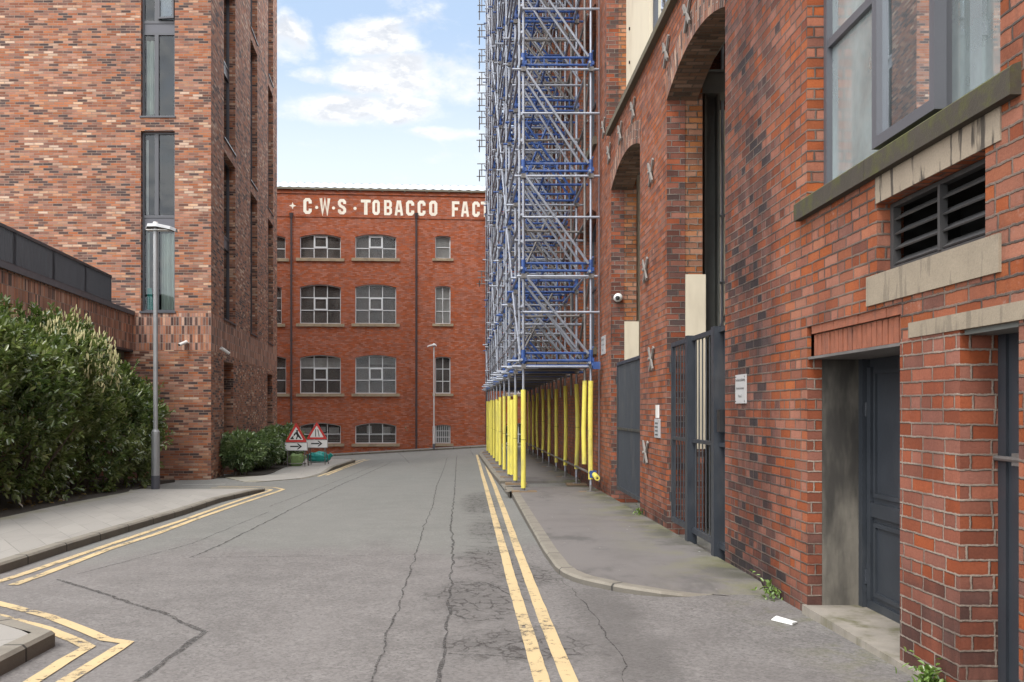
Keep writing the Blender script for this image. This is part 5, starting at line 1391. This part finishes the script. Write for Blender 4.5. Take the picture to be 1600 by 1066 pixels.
def hedge():
    t = thing('laurel_hedge', 'big overgrown laurel hedge with cream flower spikes along the left pavement', 'hedge', (-8.1, 16.5, 0)); rng = np.random.default_rng(5)
    T, A = [], []; FT = []
    def top(y):
        h = 1.62 if y < 16.8 else 1.62-1.05*sm((y-16.8)/6.0)
        return h+.18*math.sin(y*1.9)+.13*math.sin(y*4.3+1)
    n = 7200
    while len(T) < n:
        y = rng.uniform(9.5, 23.4); xc = -8.25-.07*(y-13); hw = 1.40 if y < 21 else 1.40*math.sqrt(max(.02, 1-((y-21)/2.4)**2)); hw *= 1
        a = rng.uniform(-.62, math.pi*.93); zt = top(y); zb = hf(xc, y)+.25-CAMZ; zcen = zb+(zt-zb)*.48
        ex = math.copysign(abs(math.cos(a))**.75, math.cos(a)); ez = math.copysign(abs(math.sin(a))**.8, math.sin(a))
        if a < 0: ez = math.sin(a)/.52*.92
        p = np.array((xc+hw*ex*1.0, y, CAMZ+zcen+(zt-zcen)*ez if ez > 0 else CAMZ+zcen+(zcen-zb)*ez))
        if a < 0: p[0] -= .12*(-ez)**2*hw
        nr = np.array((ex*.8, .25 if y > 21 else -.1, ez*.9+.25))
        k = .42*bumpy(p, .8, 3)+.26*bumpy(p, 2.1, 9)-rng.exponential(.15)+(.22 if rng.random() < .06 else 0)
        p += nr/np.linalg.norm(nr)*k
        if p[2] < hf(p[0], p[1])+.12: continue
        T.append(p); A.append(nr+rng.normal(0, .45, 3)+np.array((0, -.15, .45)))
        if 0.1 < a < 2.2 and bumpy(p, .55, 21) > .02 and rng.random() < .62 and p[2] > .9 and y < 19.5: FT.append(p+nr/np.linalg.norm(nr)*.08)
    # leafy inside so it does not read hollow
    for _ in range(1100):
        y = rng.uniform(9.8, 22.6); xc = -8.25-.07*(y-13); zt = top(y); zb = hf(xc, y)+.3-CAMZ
        T.append(np.array((xc+rng.uniform(-.95, .95), y, CAMZ+rng.uniform(zb, zt-.35)))); A.append(rng.normal(0, 1, 3)+np.array((.3, 0, .6)))
    # tall leaders against the terrace
    for (y, x, h) in ((14.3, -7.6, 1.75), (15.2, -7.9, 1.85), (16.4, -8.0, 1.9), (17.2, -8.0, 1.95), (13.0, -7.4, 1.6), (18.4, -8.1, 1.75), (12, -7.2, 1.6)):
        for k in range(7): T.append(np.array((x+rng.normal(0, .08), y+rng.normal(0, .1), CAMZ+h-.08*k))); A.append(np.array((rng.normal(0, .3), rng.normal(0, .3), 1.)))
    T = np.array(T); A = np.array(A); P, D = shoots(T, A, 9, rng)
    leaves('foliage', P, D, 'laurel_leaf', t, .122, .054, rng)
    mb = MB()
    for _ in range(46):
        y = rng.uniform(10, 22.3); xc = -8.2-.07*(y-13); p = Vector((xc+rng.uniform(-.5, .75), y, hf(xc, y)+.02)); d = Vector((rng.normal(.25, .35), rng.normal(0, .3), 1)).normalized()
        q = p+d*rng.uniform(.5, .8); r_ = q+(d+Vector((rng.normal(0, .4), rng.normal(0, .4), .1))).normalized()*rng.uniform(.5, 1.0); mb.path([p, q, r_], .02, 6, [.028, .02, .008])
        mb.tube(q, q+(d+Vector((rng.normal(0, .6), rng.normal(0, .6), .3))).normalized()*.8, .014, 5, .006)
    mb.build('stems', 'bark', t)
    mb = MB()
    for p in FT:
        for _ in range(random.choice((1, 2, 3))):
            q = Vector(p)+Vector((random.gauss(0, .07), random.gauss(0, .07), random.gauss(0, .05))); d = Vector((random.gauss(.12, .2), random.gauss(-.1, .2), 1)).normalized(); l = random.uniform(.08, .135)
            mb.path([q, q+d*l*.25, q+d*l*.7, q+d*l], .012, 5, [.009, .014, .011, .003])
    struct(mb.build('flower_spikes', 'flower_spike', t), 'stuff')
hedge()
def shrub(label, cx, cy, rx, ry, H, n, seed, L=.13, mat='laurel_leaf_dark'):
    gz = hf(cx, cy)+.06; t = thing('laurel_shrub', label, 'shrub', (cx, cy, gz)); rng = np.random.default_rng(seed); T = []; A = []
    while len(T) < n:
        d = rng.normal(0, 1, 3); d /= np.linalg.norm(d); r_ = 1-rng.exponential(.11)
        if r_ < .2: continue
        k = 1+.22*mnoise.noise((d[0]*2+seed, d[1]*2, d[2]*2))
        z = gz+H*.56+d[2]*H*.44*r_*k
        if z < gz+.1: continue
        T.append(np.array((cx+d[0]*rx*r_*k, cy+d[1]*ry*r_*k, z))); A.append(d+np.array((0, -.1, .5))+rng.normal(0, .4, 3))
    P, D = shoots(np.array(T), np.array(A), 8, rng); leaves('foliage', P, D, mat, t, L, .05, rng)
    mb = MB()
    for _ in range(12):
        d = Vector((rng.normal(0, .4), rng.normal(0, .4), 1)).normalized(); p = Vector((cx+rng.normal(0, .12), cy+rng.normal(0, .12), gz-.05)); mb.path([p, p+d*H*.4, p+d*H*.75+Vector((rng.normal(0, .1), rng.normal(0, .1), 0))], .015, 5, [.022, .015, .006])
    mb.build('stems', 'bark', t)
shrub('rounded laurel shrub with bare lower stems at the apartment corner', -6.98, 26.75, .68, .7, 1.28, 620, 2)
shrub('middle laurel shrub by the louvred door, behind the corner one', -7.05, 29.3, .75, 1.2, 1.25, 640, 3)
shrub('farthest laurel shrub, just left of the road works signs', -7.05, 32.6, .85, 1.5, 1.5, 760, 4)
bedp = [(-7.55, 25.7), (-7.0, 25.6), (-6.2, 26.6), (-6.1, 29), (-6.0, 33), (-6.6, 36), (-8.3, 37)]
pave('planting_bed', [Vector((-6.75, 25.9, 0)), Vector((-6.25, 26.6, 0)), Vector((-6.35, 30, 0)), Vector((-6.3, 33.5, 0)), Vector((-7.3, 35.5, 0))], [Vector((-7.42, 25.9, 0)), Vector((-7.55, 28, 0)), Vector((-7.75, 30, 0)), Vector((-8.3, 36, 0))], lambda p: kh2(p)+.015, 'soil', 4)
LP = np.array([(lambda q: (q.x+random.gauss(0, .18), q.y+random.gauss(0, .3), q.z+.02))(G(random.uniform(0, 210), 0, .09) if False else Vector((-6.9-.105*(yy-12.9)-abs(random.gauss(-.05, .3)), yy, hf(-7, yy)+.09))) for yy in [random.uniform(10, 21) for _ in range(150)]])
ld = np.random.default_rng(4).normal(0, 1, (150, 3)); ld[:, 2] = .05
leafmat('dead_leaf', (.10, .06, .03), (.17, .11, .05), (.24, .18, .08))
o_ = leaves('fallen_leaves', LP, ld, 'dead_leaf', None, .10, .045, np.random.default_rng(8)); struct(o_, 'stuff'); tag(o_, 'brown fallen leaves scattered under the laurel hedge', 'leaves')
# weeds by the wall
def weed(label, loc, n, h, seed):
    rng = np.random.default_rng(seed); T = np.array([[loc[0]+rng.normal(0, .05*h*4), loc[1]+rng.normal(0, .06*h*4), loc[2]+rng.uniform(.01, h)] for _ in range(n)]); A = rng.normal(0, .6, (n, 3))+np.array((-.2, -.2, .8))
    P, D = shoots(T, A, 6, rng); o = leaves('weed', P, D, 'weed_leaf', None, .045, .02, rng); tag(o, label, 'weed'); return o
weed('small green weed at the foot of the wall by the doorway', (2.33, 7.05, hf(2.3, 7)+.0), 16, .13, 1)
weed('leafy weed clump growing from the threshold of the near doors', (2.33, 4.6, hf(2.3, 4.5)+.02), 40, .09, 2)
weed('tiny weed sprouting at the pier foot between the gates', (2.36, 12.85, hf(2.3, 12.8)+.08), 14, .1, 3)
pp = G(1225, 973); mb = MB()
c_ = [G(1205, 970), G(1238, 978), G(1246, 974), G(1213, 967)]
mb.hexa([p+Vector((0, 0, .004)) for p in c_], [p+Vector((0, 0, .010+.012*(i % 2))) for i, p in enumerate(c_)])
tag(mb.build('paper_scrap', 'paper'), 'scrap of white paper lying on the tarmac by the doorway', 'litter')

# repeated things share a group
for o in COL.objects:
    if o.parent is None and 'category' in o and 'group' not in o:
        gname = {'camera': 'white security cameras on the walls', 'street lamp': 'street lamps along the road', 'gate': 'dark barred gates in the arches', 'road sign': 'temporary road works signs',
                 'sandbag': 'sandbags weighting the road signs', 'shrub': 'laurel shrubs along the apartment wall', 'weed': 'weeds at the foot of the right wall', 'light': 'bulkhead lights over the service doors'}.get(o['category'])
        if gname: o['group'] = gname
